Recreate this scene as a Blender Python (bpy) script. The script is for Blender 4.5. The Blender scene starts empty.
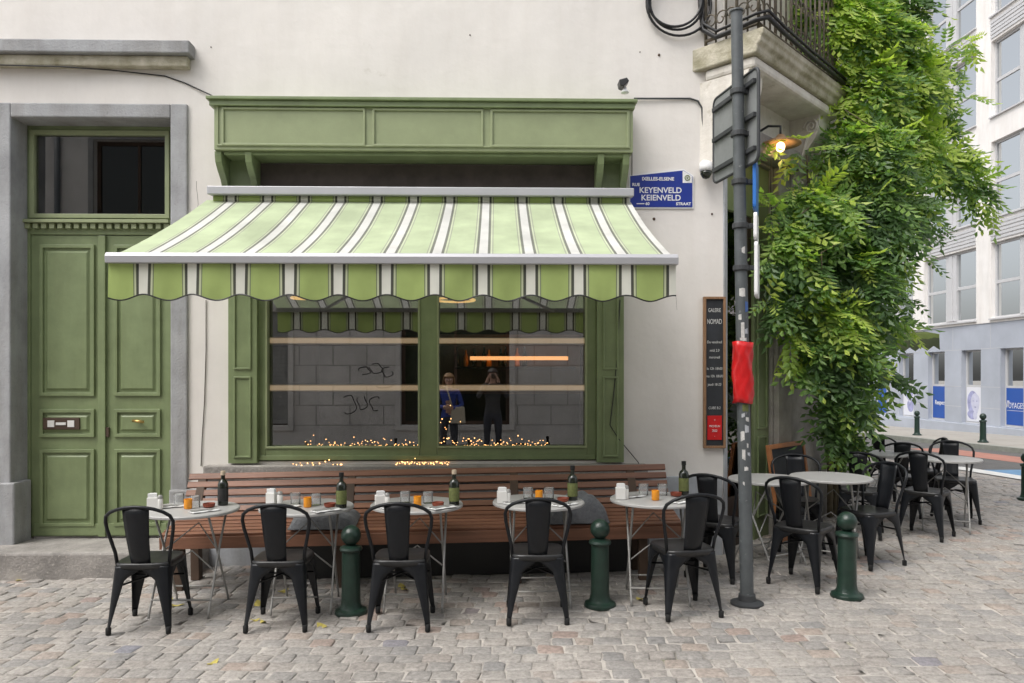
import bpy, math, random
from math import sin, cos, pi, radians, sqrt, atan2
from mathutils import Vector, Matrix
import numpy as np
random.seed(7); RNG = np.random.default_rng(7)
scene = bpy.context.scene
COL = scene.collection

# ------------------------------------------------------------------ camera, sky, sun, exposure
CAMP = Vector((0.0, -6.67, 1.655)); YAW = radians(1.24); F = 740.0; CX = 512.0; HY = 375.0
cam = bpy.data.cameras.new('camera'); cam_o = bpy.data.objects.new('camera', cam); COL.objects.link(cam_o)
cam.sensor_width = 36.0; cam.lens = F / 1024 * 36; cam.shift_y = (HY - 341.5) / 1024
cam.clip_start = 0.05; cam.clip_end = 2000
cam_o.location = CAMP; cam_o.rotation_euler = (pi / 2, 0, -YAW)
scene.camera = cam_o

SUN_EL, SUN_AZ = radians(58), radians(232)      # azimuth measured clockwise from +Y (facade looks to -Y)
w = bpy.data.worlds.new('World'); scene.world = w; w.use_nodes = True
nt = w.node_tree; nt.nodes.clear()
sky = nt.nodes.new('ShaderNodeTexSky'); sky.sky_type = 'NISHITA'; sky.sun_disc = False
sky.sun_elevation = SUN_EL; sky.sun_rotation = SUN_AZ; sky.air_density = 1.0; sky.dust_density = 4.0; sky.ozone_density = 1.0
hs = nt.nodes.new('ShaderNodeHueSaturation'); hs.inputs['Saturation'].default_value = 0.22
bg = nt.nodes.new('ShaderNodeBackground'); bg.inputs['Strength'].default_value = 0.15
wo = nt.nodes.new('ShaderNodeOutputWorld')
nt.links.new(sky.outputs[0], hs.inputs['Color']); nt.links.new(hs.outputs[0], bg.inputs['Color']); nt.links.new(bg.outputs[0], wo.inputs['Surface'])
sl = bpy.data.lights.new('sun', 'SUN'); sl.energy = .9; sl.angle = radians(35); sl.color = (1, .96, .9)
so = bpy.data.objects.new('sun', sl); COL.objects.link(so)
sd = Vector((sin(SUN_AZ) * cos(SUN_EL), cos(SUN_AZ) * cos(SUN_EL), sin(SUN_EL)))
so.rotation_euler = sd.to_track_quat('Z', 'Y').to_euler(); so.location = (0, -5, 12)
vs = scene.view_settings; vs.view_transform = 'Standard'; vs.look = 'None'; vs.exposure = 0.80; vs.gamma = 1.0; vs.use_curve_mapping = False
scene.render.engine = 'CYCLES'
scene.cycles.max_bounces = 7; scene.cycles.diffuse_bounces = 4; scene.cycles.glossy_bounces = 4; scene.cycles.transparent_max_bounces = 12
scene.cycles.sample_clamp_indirect = 4.0

# ------------------------------------------------------------------ measuring helpers (lines of sight onto real planes)
def _ray(px, py):
    r = (px - CX) / F
    return Vector((sin(YAW) + r * cos(YAW), cos(YAW) - r * sin(YAW), (HY - py) / F))
def at(px, py, Y=0.0):
    d = _ray(px, py); return CAMP + d * ((Y - CAMP.y) / d.y)
def on_x(px, py, X):
    d = _ray(px, py); return CAMP + d * ((X - CAMP.x) / d.x)
def gz(x, y):
    return .018 * max(-9, min(x, 4.0)) - .028 * max(0.0, min(y, 24) - 1.33)
def on_ground(px, py):
    z = 0.0
    for _ in range(12):
        d = _ray(px, py); p = CAMP + d * ((z - CAMP.z) / d.z); z = gz(p.x, p.y)
    return Vector((p.x, p.y, z))
def fx(px, Y=0.0): return at(px, 375, Y).x
def fz(py, Y=0.0, px=420): return at(px, py, Y).z
CD = Vector((.709, .705, 0)); CN = Vector((.705, -.709, 0)); C0 = Vector((2.06, 0, 0))   # cut-off corner of the building
def ch(t, out, z): return C0 + CD * t + CN * out + Vector((0, 0, z))
CHM = Matrix.Translation(C0) @ Matrix(((CD.x, -CN.x, 0, 0), (CD.y, -CN.y, 0, 0), (0, 0, 1, 0), (0, 0, 0, 1)))   # local x along wall, -y out of it

# ------------------------------------------------------------------ materials
MATS = {}
def mat(name, col, rough=.6, metal=0.0, var=0.0, vscale=3.0, bump=0.0, bscale=40.0, spec=.5, col2=None, detail=6, stretch=None, rvar=0.0, sheen=0.0, speck=None, streak=0.0):
    m = bpy.data.materials.new(name); m.use_nodes = True; n = m.node_tree.nodes; L = m.node_tree.links
    b = n['Principled BSDF']; b.inputs['Base Color'].default_value = (*col, 1); b.inputs['Roughness'].default_value = rough
    b.inputs['Metallic'].default_value = metal; b.inputs['Specular IOR Level'].default_value = spec
    if sheen: b.inputs['Sheen Weight'].default_value = sheen
    tc = n.new('ShaderNodeTexCoord'); src = tc.outputs['Object']
    if stretch:
        mp = n.new('ShaderNodeMapping'); mp.inputs['Scale'].default_value = stretch; L.new(src, mp.inputs['Vector']); src = mp.outputs[0]
    last = None
    if var or col2:
        no = n.new('ShaderNodeTexNoise'); no.inputs['Scale'].default_value = vscale; no.inputs['Detail'].default_value = detail; no.inputs['Roughness'].default_value = .62
        L.new(src, no.inputs['Vector'])
        cr = n.new('ShaderNodeValToRGB'); c2 = col2 or tuple(c * (1 - var) for c in col); c1 = col if col2 else tuple(min(1, c * (1 + var * .5)) for c in col)
        cr.color_ramp.elements[0].position = .32; cr.color_ramp.elements[1].position = .68
        cr.color_ramp.elements[0].color = (*c2, 1); cr.color_ramp.elements[1].color = (*c1, 1)
        L.new(no.outputs['Fac'], cr.inputs['Fac']); last = cr.outputs[0]
        if rvar:
            mr = n.new('ShaderNodeMapRange'); mr.inputs['To Min'].default_value = max(.05, rough - rvar); mr.inputs['To Max'].default_value = min(1, rough + rvar)
            L.new(no.outputs['Fac'], mr.inputs['Value']); L.new(mr.outputs[0], b.inputs['Roughness'])
    if speck:      # (scale, low, high, colour): small flecks or drips of another colour
        n2 = n.new('ShaderNodeTexNoise'); n2.inputs['Scale'].default_value = speck[0]; n2.inputs['Detail'].default_value = 8; n2.inputs['Roughness'].default_value = .7
        L.new(src, n2.inputs['Vector'])
        r2 = n.new('ShaderNodeMapRange'); r2.inputs['From Min'].default_value = speck[1]; r2.inputs['From Max'].default_value = speck[2]
        L.new(n2.outputs['Fac'], r2.inputs['Value'])
        mx = n.new('ShaderNodeMix'); mx.data_type = 'RGBA'; L.new(r2.outputs[0], mx.inputs['Factor'])
        if last: L.new(last, mx.inputs['A'])
        else: mx.inputs['A'].default_value = (*col, 1)
        mx.inputs['B'].default_value = (*speck[3], 1); last = mx.outputs['Result']
    if streak:
        mp2 = n.new('ShaderNodeMapping'); mp2.inputs['Scale'].default_value = (3.2, 3.2, .55); L.new(tc.outputs['Object'], mp2.inputs['Vector'])
        n3 = n.new('ShaderNodeTexNoise'); n3.inputs['Scale'].default_value = 1.3; n3.inputs['Detail'].default_value = 7; n3.inputs['Roughness'].default_value = .65; L.new(mp2.outputs[0], n3.inputs['Vector'])
        r3 = n.new('ShaderNodeMapRange'); r3.inputs['From Min'].default_value = .42; r3.inputs['From Max'].default_value = .72; r3.inputs['To Min'].default_value = 0; r3.inputs['To Max'].default_value = streak; L.new(n3.outputs['Fac'], r3.inputs['Value'])
        mx3 = n.new('ShaderNodeMix'); mx3.data_type = 'RGBA'; mx3.blend_type = 'MULTIPLY'; L.new(r3.outputs[0], mx3.inputs['Factor'])
        if last: L.new(last, mx3.inputs['A'])
        else: mx3.inputs['A'].default_value = (*col, 1)
        mx3.inputs['B'].default_value = (.55, .50, .43, 1); last = mx3.outputs['Result']
    if last: L.new(last, b.inputs['Base Color'])
    if bump:
        nb = n.new('ShaderNodeTexNoise'); nb.inputs['Scale'].default_value = bscale; nb.inputs['Detail'].default_value = 6
        L.new(src, nb.inputs['Vector'])
        bp = n.new('ShaderNodeBump'); bp.inputs['Strength'].default_value = bump; bp.inputs['Distance'].default_value = .02
        L.new(nb.outputs['Fac'], bp.inputs['Height']); L.new(bp.outputs[0], b.inputs['Normal'])
    MATS[name] = m; return m
def glass_mat(name, ior=1.6, tint=(1, 1, 1), rough=0.0):
    m = bpy.data.materials.new(name); m.use_nodes = True; n = m.node_tree.nodes; L = m.node_tree.links; n.clear()
    o = n.new('ShaderNodeOutputMaterial'); mx = n.new('ShaderNodeMixShader'); fr = n.new('ShaderNodeFresnel'); fr.inputs['IOR'].default_value = ior
    tr = n.new('ShaderNodeBsdfTransparent'); tr.inputs['Color'].default_value = (*tint, 1); gl = n.new('ShaderNodeBsdfGlossy'); gl.inputs['Roughness'].default_value = rough
    L.new(fr.outputs[0], mx.inputs[0]); L.new(tr.outputs[0], mx.inputs[1]); L.new(gl.outputs[0], mx.inputs[2]); L.new(mx.outputs[0], o.inputs['Surface'])
    MATS[name] = m; return m
def emit_mat(name, col, s):
    m = mat(name, col, .5); b = m.node_tree.nodes['Principled BSDF']
    b.inputs['Emission Color'].default_value = (*col, 1); b.inputs['Emission Strength'].default_value = s; return m
M = MATS
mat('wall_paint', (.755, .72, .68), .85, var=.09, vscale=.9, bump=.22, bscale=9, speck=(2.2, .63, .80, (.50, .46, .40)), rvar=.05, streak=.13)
mat('white_paint', (.70, .665, .61), .8, var=.12, vscale=4, bump=.3, bscale=25, speck=(9, .58, .75, (.40, .36, .28)), streak=.5)
mat('mossy_stone', (.52, .48, .39), .9, col2=(.24, .22, .14), vscale=5, bump=.5, bscale=30)
mat('bluestone', (.36, .365, .375), .75, var=.25, vscale=2.5, bump=.25, bscale=60, speck=(30, .58, .75, (.22, .22, .23)), streak=.6)
mat('grey_stone', (.30, .28, .26), .85, var=.35, vscale=4, bump=.4, bscale=50, speck=(40, .55, .7, (.42, .39, .35)))
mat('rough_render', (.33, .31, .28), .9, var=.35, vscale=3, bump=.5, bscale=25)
mat('plinth_paint', (.44, .46, .49), .8, var=.2, vscale=4, bump=.2, bscale=30, streak=.5, speck=(12, .6, .75, (.25, .24, .22)))
mat('green_paint', (.208, .260, .128), .42, var=.14, vscale=5, bump=.05, bscale=60, rvar=.08, speck=(14, .64, .80, (.15, .17, .09)), streak=.35)
mat('green_light', (.285, .325, .180), .42, var=.10, vscale=5, bump=.05, bscale=60, rvar=.08)
mat('dark_brown', (.055, .035, .025), .5, var=.3, vscale=6)
mat('dark_recess', (.075, .06, .05), .8, var=.3, vscale=6)
mat('aluminium', (.44, .44, .46), .45, metal=.25, var=.05)
mat('black_metal', (.0095, .0108, .0135), .36, var=.25, vscale=12, bump=.06, bscale=90, rvar=.12, spec=.32, speck=(30, .66, .74, (.05, .05, .05)))
mat('worn_seat', (.020, .020, .021), .38, var=.4, vscale=14, bump=.06, bscale=90, rvar=.12, speck=(22, .62, .78, (.06, .055, .05)))
mat('rubber', (.008, .008, .008), .8)
mat('table_metal', (.38, .375, .365), .42, var=.08, vscale=8, rvar=.1)
mat('rod_metal', (.34, .335, .32), .45, metal=.3, var=.1, vscale=20)
mat('bench_wood', (.265, .122, .072), .46, col2=(.14, .062, .036), vscale=3.5, bump=.12, bscale=30, stretch=(.35, 6, 6))
mat('timber_dark', (.075, .045, .028), .7, var=.3, vscale=4)
mat('post_paint', (.085, .095, .10), .5, var=.22, vscale=10, bump=.08, bscale=50, speck=(26, .62, .72, (.32, .33, .33)))
mat('post_dark', (.04, .043, .046), .55, var=.2, vscale=10)
mat('sticker_white', (.55, .54, .52), .6, var=.3, vscale=40)
mat('sticker_blue', (.05, .12, .35), .5)
mat('sign_back', (.21, .22, .22), .55, var=.18, vscale=6)
mat('white_enamel', (.78, .78, .78), .35)
mat('blue_enamel', (.018, .04, .27), .3, var=.1, vscale=4)
mat('blue_sign', (.03, .16, .50), .35)
mat('red_plastic', (.56, .012, .014), .28, var=.1, bump=.5, bscale=7)
mat('chalkboard', (.022, .025, .030), .75, var=.3, vscale=8)
mat('chalk', (.55, .55, .53), .9)
mat('frame_wood', (.30, .17, .09), .6, col2=(.20, .105, .05), vscale=12, stretch=(8, 8, 1))
mat('orange_wood', (.40, .16, .06), .55, var=.2, vscale=10)
mat('bollard_green', (.014, .034, .024), .32, var=.3, vscale=14, bump=.15, bscale=70, rvar=.08)
mat('brass', (.55, .38, .14), .35, metal=.9)
mat('bottle_glass', (.010, .014, .008), .12, spec=.7)
mat('bottle_label', (.13, .15, .045), .6, var=.3, vscale=60)
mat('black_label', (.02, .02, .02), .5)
mat('cork', (.55, .45, .33), .7)
mat('porcelain', (.72, .71, .68), .35)
mat('paper', (.75, .75, .74), .8, bump=.3, bscale=30)
mat('red_dish', (.22, .045, .02), .5, var=.3, vscale=20)
mat('wool_grey', (.125, .13, .14), .95, var=.3, vscale=40, bump=.4, bscale=120, sheen=.2)
mat('amber', (.80, .30, .015), .25, spec=.6)
mat('asphalt', (.11, .108, .105), .9, var=.2, vscale=3, bump=.3, bscale=120)
mat('paving', (.33, .31, .28), .9, var=.15, vscale=2, bump=.2, bscale=60)
mat('kerb_stone', (.26, .27, .24), .85, var=.2, vscale=5)
mat('road_white', (.62, .62, .60), .8, var=.15, vscale=6)
mat('road_blue', (.13, .26, .42), .8, var=.2, vscale=6)
mat('road_red', (.36, .17, .13), .85, var=.2, vscale=4)
mat('office_white', (.80, .775, .75), .7, var=.07, vscale=1.2, streak=.25)
mat('office_blue', (.40, .43, .49), .55, var=.12, vscale=.8)
mat('office_grey', (.52, .52, .53), .5, var=.05)
mat('curtain', (.24, .235, .23), .9, var=.25, vscale=5, stretch=(1, 9, .3))
mat('office_dark', (.055, .065, .055), .7, var=.3, vscale=2)
mat('poster_blue', (.018, .085, .37), .45, var=.12, vscale=.6)
mat('poster_white', (.70, .71, .76), .5)
mat('poster_lilac', (.36, .37, .58), .5, var=.3, vscale=6)
mat('poster_pale', (.56, .57, .70), .5, var=.15, vscale=5)
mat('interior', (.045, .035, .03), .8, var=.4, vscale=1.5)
mat('pale_wood', (.76, .62, .43), .55, var=.15, vscale=3, stretch=(.5, 6, 6))
mat('black_cable', (.012, .012, .013), .5)
mat('iron', (.16, .13, .09), .7, col2=(.05, .045, .035), vscale=18)
mat('lamp_enamel', (.50, .30, .16), .5, var=.2, vscale=10)
mat('stem', (.14, .115, .07), .85, var=.3, vscale=15)
mat('block_wall', (.60, .58, .55), .85, var=.18, vscale=1.5, bump=.2, bscale=20)
mat('block_joint', (.33, .32, .30), .9)
mat('shutter_grey', (.26, .26, .25), .6, var=.2, vscale=4)
mat('graffiti', (.05, .05, .055), .8)
mat('skin', (.50, .30, .22), .5)
mat('blue_jacket', (.035, .065, .30), .85, var=.2, vscale=15)
mat('dark_cloth', (.07, .07, .072), .9, var=.2, vscale=15)
mat('jeans', (.05, .055, .07), .9, var=.2, vscale=20)
mat('hair_blond', (.30, .17, .07), .6, var=.3, vscale=40, stretch=(1, 1, .2))
mat('hair_dark', (.03, .02, .015), .6)
mat('shoe', (.02, .02, .02), .6)
mat('eye_white', (.7, .7, .7), .3)
mat('lip', (.35, .12, .1), .5)
mat('canvas_bag', (.45, .41, .33), .9, bump=.2, bscale=80)
mat('dry_leaf', (.48, .40, .10), .8, var=.3, vscale=20)
mat('mortar', (.43, .398, .362), .95, var=.45, vscale=4, bump=.5, bscale=60, speck=(1.1, .60, .70, (.16, .17, .07)))
mat('camera_black', (.02, .02, .02), .4)
glass_mat('shop_glass', 2.75); glass_mat('pane_glass', 1.25, (.72, .75, .75)); MATS['pane_glass'].node_tree.nodes['Glossy BSDF'].inputs['Color'].default_value = (.6, .62, .63, 1); glass_mat('tumbler', 1.25, (.98, .985, .985))
fm = bpy.data.materials.new('frosted'); fm.use_nodes = True; fn = fm.node_tree.nodes; fl = fm.node_tree.links; fn.clear(); fo = fn.new('ShaderNodeOutputMaterial'); fx_m = fn.new('ShaderNodeMixShader'); fx_m.inputs[0].default_value = .26
fd = fn.new('ShaderNodeBsdfDiffuse'); fd.inputs['Color'].default_value = (.72, .73, .73, 1); ftr = fn.new('ShaderNodeBsdfTransparent'); fl.new(ftr.outputs[0], fx_m.inputs[1]); fl.new(fd.outputs[0], fx_m.inputs[2]); fl.new(fx_m.outputs[0], fo.inputs['Surface']); MATS['frosted'] = fm
emit_mat('bulb_warm', (1, .62, .28), 3.5); emit_mat('fairy_bulb', (1, .50, .17), 3.5); emit_mat('led_warm', (1, .45, .16), .9)
emit_mat('shelf_glow', (1, .74, .45), .20); emit_mat('ring_glow', (1, .6, .2), .5); emit_mat('blue_led', (.1, .15, 1), 1.2)  # the shelf emitter is added to brighten the rails

def stripe_mat(name, green, lit_top):
    m = bpy.data.materials.new(name); m.use_nodes = True; n = m.node_tree.nodes; L = m.node_tree.links; b = n['Principled BSDF']
    tc = n.new('ShaderNodeTexCoord'); sx = n.new('ShaderNodeSeparateXYZ'); L.new(tc.outputs['Object'], sx.inputs[0])
    a = n.new('ShaderNodeMath'); a.operation = 'ADD'; a.inputs[1].default_value = 10.0; L.new(sx.outputs['X'], a.inputs[0])
    d = n.new('ShaderNodeMath'); d.operation = 'DIVIDE'; d.inputs[1].default_value = 3.71 / 11.75; L.new(a.outputs[0], d.inputs[0])
    f = n.new('ShaderNodeMath'); f.operation = 'FRACT'; L.new(d.outputs[0], f.inputs[0])
    cr = n.new('ShaderNodeValToRGB'); cr.color_ramp.interpolation = 'CONSTANT'
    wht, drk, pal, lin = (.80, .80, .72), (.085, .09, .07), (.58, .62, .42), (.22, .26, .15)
    if lit_top: wht, drk, lin, pal = (.80, .80, .76), (.24, .25, .21), (.42, .45, .34), (.66, .72, .52)  # paler set: light on the canopy top put into the fabric colours
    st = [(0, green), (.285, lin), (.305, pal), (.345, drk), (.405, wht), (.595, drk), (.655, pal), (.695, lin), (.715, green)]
    el = cr.color_ramp.elements; el[0].position = 0; el[0].color = (*green, 1); el[1].position = st[1][0]; el[1].color = (*st[1][1], 1)
    for p, c in st[2:]:
        e = el.new(p); e.color = (*c, 1)
    L.new(f.outputs[0], cr.inputs['Fac'])
    no = n.new('ShaderNodeTexNoise'); no.inputs['Scale'].default_value = 3; no.inputs['Detail'].default_value = 6; L.new(tc.outputs['Object'], no.inputs['Vector'])
    mr = n.new('ShaderNodeMapRange'); mr.inputs['From Min'].default_value = .3; mr.inputs['From Max'].default_value = .7; mr.inputs['To Min'].default_value = .80; mr.inputs['To Max'].default_value = 1.08; L.new(no.outputs['Fac'], mr.inputs['Value'])
    mx = n.new('ShaderNodeMix'); mx.data_type = 'RGBA'; mx.blend_type = 'MULTIPLY'; mx.inputs['Factor'].default_value = 1
    L.new(cr.outputs[0], mx.inputs['A']); L.new(mr.outputs[0], mx.inputs['B']); L.new(mx.outputs['Result'], b.inputs['Base Color'])
    wv = n.new('ShaderNodeTexNoise'); wv.inputs['Scale'].default_value = 5; wv.inputs['Detail'].default_value = 3; mpw = n.new('ShaderNodeMapping'); mpw.inputs['Scale'].default_value = (1, .35, .35); L.new(tc.outputs['Object'], mpw.inputs['Vector']); L.new(mpw.outputs[0], wv.inputs['Vector'])
    bpw = n.new('ShaderNodeBump'); bpw.inputs['Strength'].default_value = .35; bpw.inputs['Distance'].default_value = .05; L.new(wv.outputs['Fac'], bpw.inputs['Height']); L.new(bpw.outputs[0], b.inputs['Normal'])
    b.inputs['Roughness'].default_value = .85
    tr = n.new('ShaderNodeBsdfTranslucent'); L.new(mx.outputs['Result'], tr.inputs['Color'])
    ms = n.new('ShaderNodeMixShader'); ms.inputs[0].default_value = .32; L.new(b.outputs[0], ms.inputs[1]); L.new(tr.outputs[0], ms.inputs[2])
    L.new(ms.outputs[0], n['Material Output'].inputs['Surface']); MATS[name] = m
stripe_mat('canopy_stripes', (.585, .68, .44), True); stripe_mat('valance_stripes', (.44, .555, .19), False)  # same cloth twice, the canopy copy brightened as if lit from above

def stone_mat():
    m = bpy.data.materials.new('cobble'); m.use_nodes = True; n = m.node_tree.nodes; L = m.node_tree.links; b = n['Principled BSDF']
    at_ = n.new('ShaderNodeAttribute'); at_.attribute_name = 'tint'
    cr = n.new('ShaderNodeValToRGB'); el = cr.color_ramp.elements
    cols = [(0, (.285, .275, .265)), (.15, (.335, .315, .295)), (.4, (.375, .35, .322)), (.64, (.40, .37, .338)), (.88, (.375, .342, .312)), (.955, (.385, .325, .28)), (.99, (.35, .27, .235)), (1, (.26, .26, .29))]
    el[0].position, el[0].color = 0, (*cols[0][1], 1); el[1].position, el[1].color = 1, (*cols[-1][1], 1)
    for p, c in cols[1:-1]:
        e = el.new(p); e.color = (*c, 1)
    L.new(at_.outputs['Fac'], cr.inputs['Fac'])
    tc = n.new('ShaderNodeTexCoord'); no = n.new('ShaderNodeTexNoise'); no.inputs['Scale'].default_value = 38; no.inputs['Detail'].default_value = 10; no.inputs['Roughness'].default_value = .7
    L.new(tc.outputs['Object'], no.inputs['Vector'])
    mr = n.new('ShaderNodeMapRange'); mr.inputs['From Min'].default_value = .3; mr.inputs['From Max'].default_value = .7; mr.inputs['To Min'].default_value = .58; mr.inputs['To Max'].default_value = 1.28
    L.new(no.outputs['Fac'], mr.inputs['Value'])
    mx = n.new('ShaderNodeMix'); mx.data_type = 'RGBA'; mx.blend_type = 'MULTIPLY'; mx.inputs['Factor'].default_value = 1
    L.new(cr.outputs[0], mx.inputs['A']); L.new(mr.outputs[0], mx.inputs['B'])
    n2 = n.new('ShaderNodeTexNoise'); n2.inputs['Scale'].default_value = .8; n2.inputs['Detail'].default_value = 4; L.new(tc.outputs['Object'], n2.inputs['Vector'])
    m2 = n.new('ShaderNodeMapRange'); m2.inputs['From Min'].default_value = .35; m2.inputs['From Max'].default_value = .7; m2.inputs['To Min'].default_value = .76; m2.inputs['To Max'].default_value = 1.0; L.new(n2.outputs['Fac'], m2.inputs['Value'])
    mx2 = n.new('ShaderNodeMix'); mx2.data_type = 'RGBA'; mx2.blend_type = 'MULTIPLY'; mx2.inputs['Factor'].default_value = 1
    L.new(mx.outputs['Result'], mx2.inputs['A']); L.new(m2.outputs[0], mx2.inputs['B']); L.new(mx2.outputs['Result'], b.inputs['Base Color'])
    b.inputs['Roughness'].default_value = .72
    bp = n.new('ShaderNodeBump'); bp.inputs['Strength'].default_value = .5; bp.inputs['Distance'].default_value = .012; L.new(no.outputs['Fac'], bp.inputs['Height']); L.new(bp.outputs[0], b.inputs['Normal'])
    MATS['cobble'] = m
stone_mat()
def leaf_mat():
    m = bpy.data.materials.new('leaf'); m.use_nodes = True; n = m.node_tree.nodes; L = m.node_tree.links; b = n['Principled BSDF']
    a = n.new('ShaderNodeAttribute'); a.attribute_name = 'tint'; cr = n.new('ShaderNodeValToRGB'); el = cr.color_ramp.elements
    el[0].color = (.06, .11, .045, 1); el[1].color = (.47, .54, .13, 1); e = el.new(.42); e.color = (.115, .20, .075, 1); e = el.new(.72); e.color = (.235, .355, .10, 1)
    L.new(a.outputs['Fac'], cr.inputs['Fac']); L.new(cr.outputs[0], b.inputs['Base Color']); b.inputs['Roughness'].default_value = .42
    tr = n.new('ShaderNodeBsdfTranslucent'); mx = n.new('ShaderNodeMix'); mx.data_type = 'RGBA'; mx.blend_type = 'MULTIPLY'; mx.inputs['Factor'].default_value = 1
    L.new(cr.outputs[0], mx.inputs['A']); mx.inputs['B'].default_value = (1.6, 1.9, .7, 1); L.new(mx.outputs['Result'], tr.inputs['Color'])
    ms = n.new('ShaderNodeMixShader'); ms.inputs[0].default_value = .45; L.new(b.outputs[0], ms.inputs[1]); L.new(tr.outputs[0], ms.inputs[2])
    L.new(ms.outputs[0], n['Material Output'].inputs['Surface']); MATS['leaf'] = m
leaf_mat()

# ------------------------------------------------------------------ mesh helpers
class MB:
    def __init__(s, T=None): s.v = []; s.f = []; s.T = T
    def add(s, vs_, fs):
        b = len(s.v)
        s.v += [tuple(s.T @ Vector(p)) if s.T else tuple(p) for p in vs_]; s.f += [tuple(i + b for i in f) for f in fs]; return s
    def box(s, x0, x1, y0, y1, z0, z1):
        return s.add([(x0, y0, z0), (x1, y0, z0), (x1, y1, z0), (x0, y1, z0), (x0, y0, z1), (x1, y0, z1), (x1, y1, z1), (x0, y1, z1)],
                     [(3, 2, 1, 0), (4, 5, 6, 7), (0, 1, 5, 4), (1, 2, 6, 5), (2, 3, 7, 6), (3, 0, 4, 7)])
    def prism(s, poly, axis, a, b):     # polygon in the two other axes, pushed along axis from a to b
        n = len(poly)
        def P(u, v, w_): return {'x': (w_, u, v), 'y': (u, w_, v), 'z': (u, v, w_)}[axis]
        return s.add([P(u, v, a) for u, v in poly] + [P(u, v, b) for u, v in poly],
                     [tuple(range(n))[::-1], tuple(range(n, 2 * n))] + [(i, (i + 1) % n, n + (i + 1) % n, n + i) for i in range(n)])
    def tube(s, pts, r, n=8, closed=False, cap=True):
        pts = [Vector(p) for p in pts]; N = len(pts); rs = r if isinstance(r, (list, tuple)) else [r] * N
        vv, ff = [], []; up = None
        for i, p in enumerate(pts):
            if closed: t = (pts[(i + 1) % N] - pts[i - 1])
            else: t = (pts[min(i + 1, N - 1)] - pts[max(i - 1, 0)])
            t.normalize()
            if up is None:
                up = Vector((0, 0, 1)) if abs(t.z) < .9 else Vector((1, 0, 0))
            up = (up - t * up.dot(t)).normalized(); sd_ = t.cross(up)
            for k in range(n):
                a = 2 * pi * k / n; vv.append(p + (up * cos(a) + sd_ * sin(a)) * rs[i])
        R = N if closed else N - 1
        for i in range(R):
            j = (i + 1) % N
            for k in range(n):
                ff.append((i * n + k, i * n + (k + 1) % n, j * n + (k + 1) % n, j * n + k))
        if not closed and cap: ff += [tuple(range(n))[::-1], tuple((N - 1) * n + k for k in range(n))]
        return s.add(vv, ff)
    def lathe(s, prof, n=24, o=(0, 0, 0), sx=1, sy=1):
        vv, ff = [], []
        for r, z in prof:
            for k in range(n):
                a = 2 * pi * k / n; vv.append((o[0] + r * cos(a) * sx, o[1] + r * sin(a) * sy, o[2] + z))
        for i in range(len(prof) - 1):
            for k in range(n): ff.append((i * n + k, i * n + (k + 1) % n, (i + 1) * n + (k + 1) % n, (i + 1) * n + k))
        if prof[0][0] > 1e-4: ff.append(tuple(range(n))[::-1])
        if prof[-1][0] > 1e-4: ff.append(tuple((len(prof) - 1) * n + k for k in range(n)))
        return s.add(vv, ff)
    def ball(s, c, r, n=10, sz=1):
        return s.lathe([(max(1e-5, r * sin(pi * i / n)), -r * cos(pi * i / n) * sz) for i in range(n + 1)], max(8, n), c)
    def build(s, name, m, parent=None, smooth=False, bevel=0, solid=0, sub=0):
        me = bpy.data.meshes.new(name); me.from_pydata(s.v, [], s.f); me.update()
        me.materials.append(MATS[m] if isinstance(m, str) else m)
        o = bpy.data.objects.new(name, me); COL.objects.link(o)
        if parent: o.parent = parent
        if solid:
            md = o.modifiers.new('solid', 'SOLIDIFY'); md.thickness = solid; md.offset = 0
        if sub:
            md = o.modifiers.new('sub', 'SUBSURF'); md.levels = sub; md.render_levels = sub
        if bevel:
            md = o.modifiers.new('bevel', 'BEVEL'); md.width = bevel; md.segments = 2; md.limit_method = 'ANGLE'; md.angle_limit = radians(40)
        if smooth:
            me.polygons.foreach_set('use_smooth', [True] * len(me.polygons))
            if smooth == 'auto':
                import bmesh
                bm = bmesh.new(); bm.from_mesh(me)
                bmesh.ops.remove_doubles(bm, verts=bm.verts, dist=1e-5)
                for e in bm.edges:
                    if len(e.link_faces) == 2 and e.calc_face_angle(0) > radians(38): e.smooth = False
                bm.to_mesh(me); bm.free()
        return o
def tag(o, label=None, cat=None, group=None, kind=None):
    for k, v in (('label', label), ('category', cat), ('group', group), ('kind', kind)):
        if v: o[k] = v
    return o
def empty(name, loc=(0, 0, 0), rz=0.0, label=None, cat=None, group=None):
    o = bpy.data.objects.new(name, None); COL.objects.link(o); o.location = loc; o.rotation_euler = (0, 0, rz); o.empty_display_size = .1
    return tag(o, label, cat, group)
def dup(root, loc, rz, label, group=None):
    r = root.copy(); COL.objects.link(r); r.location = loc; r.rotation_euler = (0, 0, rz); r['label'] = label
    if group: r['group'] = group
    for c in list(root.children):
        k = c.copy(); COL.objects.link(k); k.parent = r
        for g in list(c.children):
            q = g.copy(); COL.objects.link(q); q.parent = k
    return r
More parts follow.
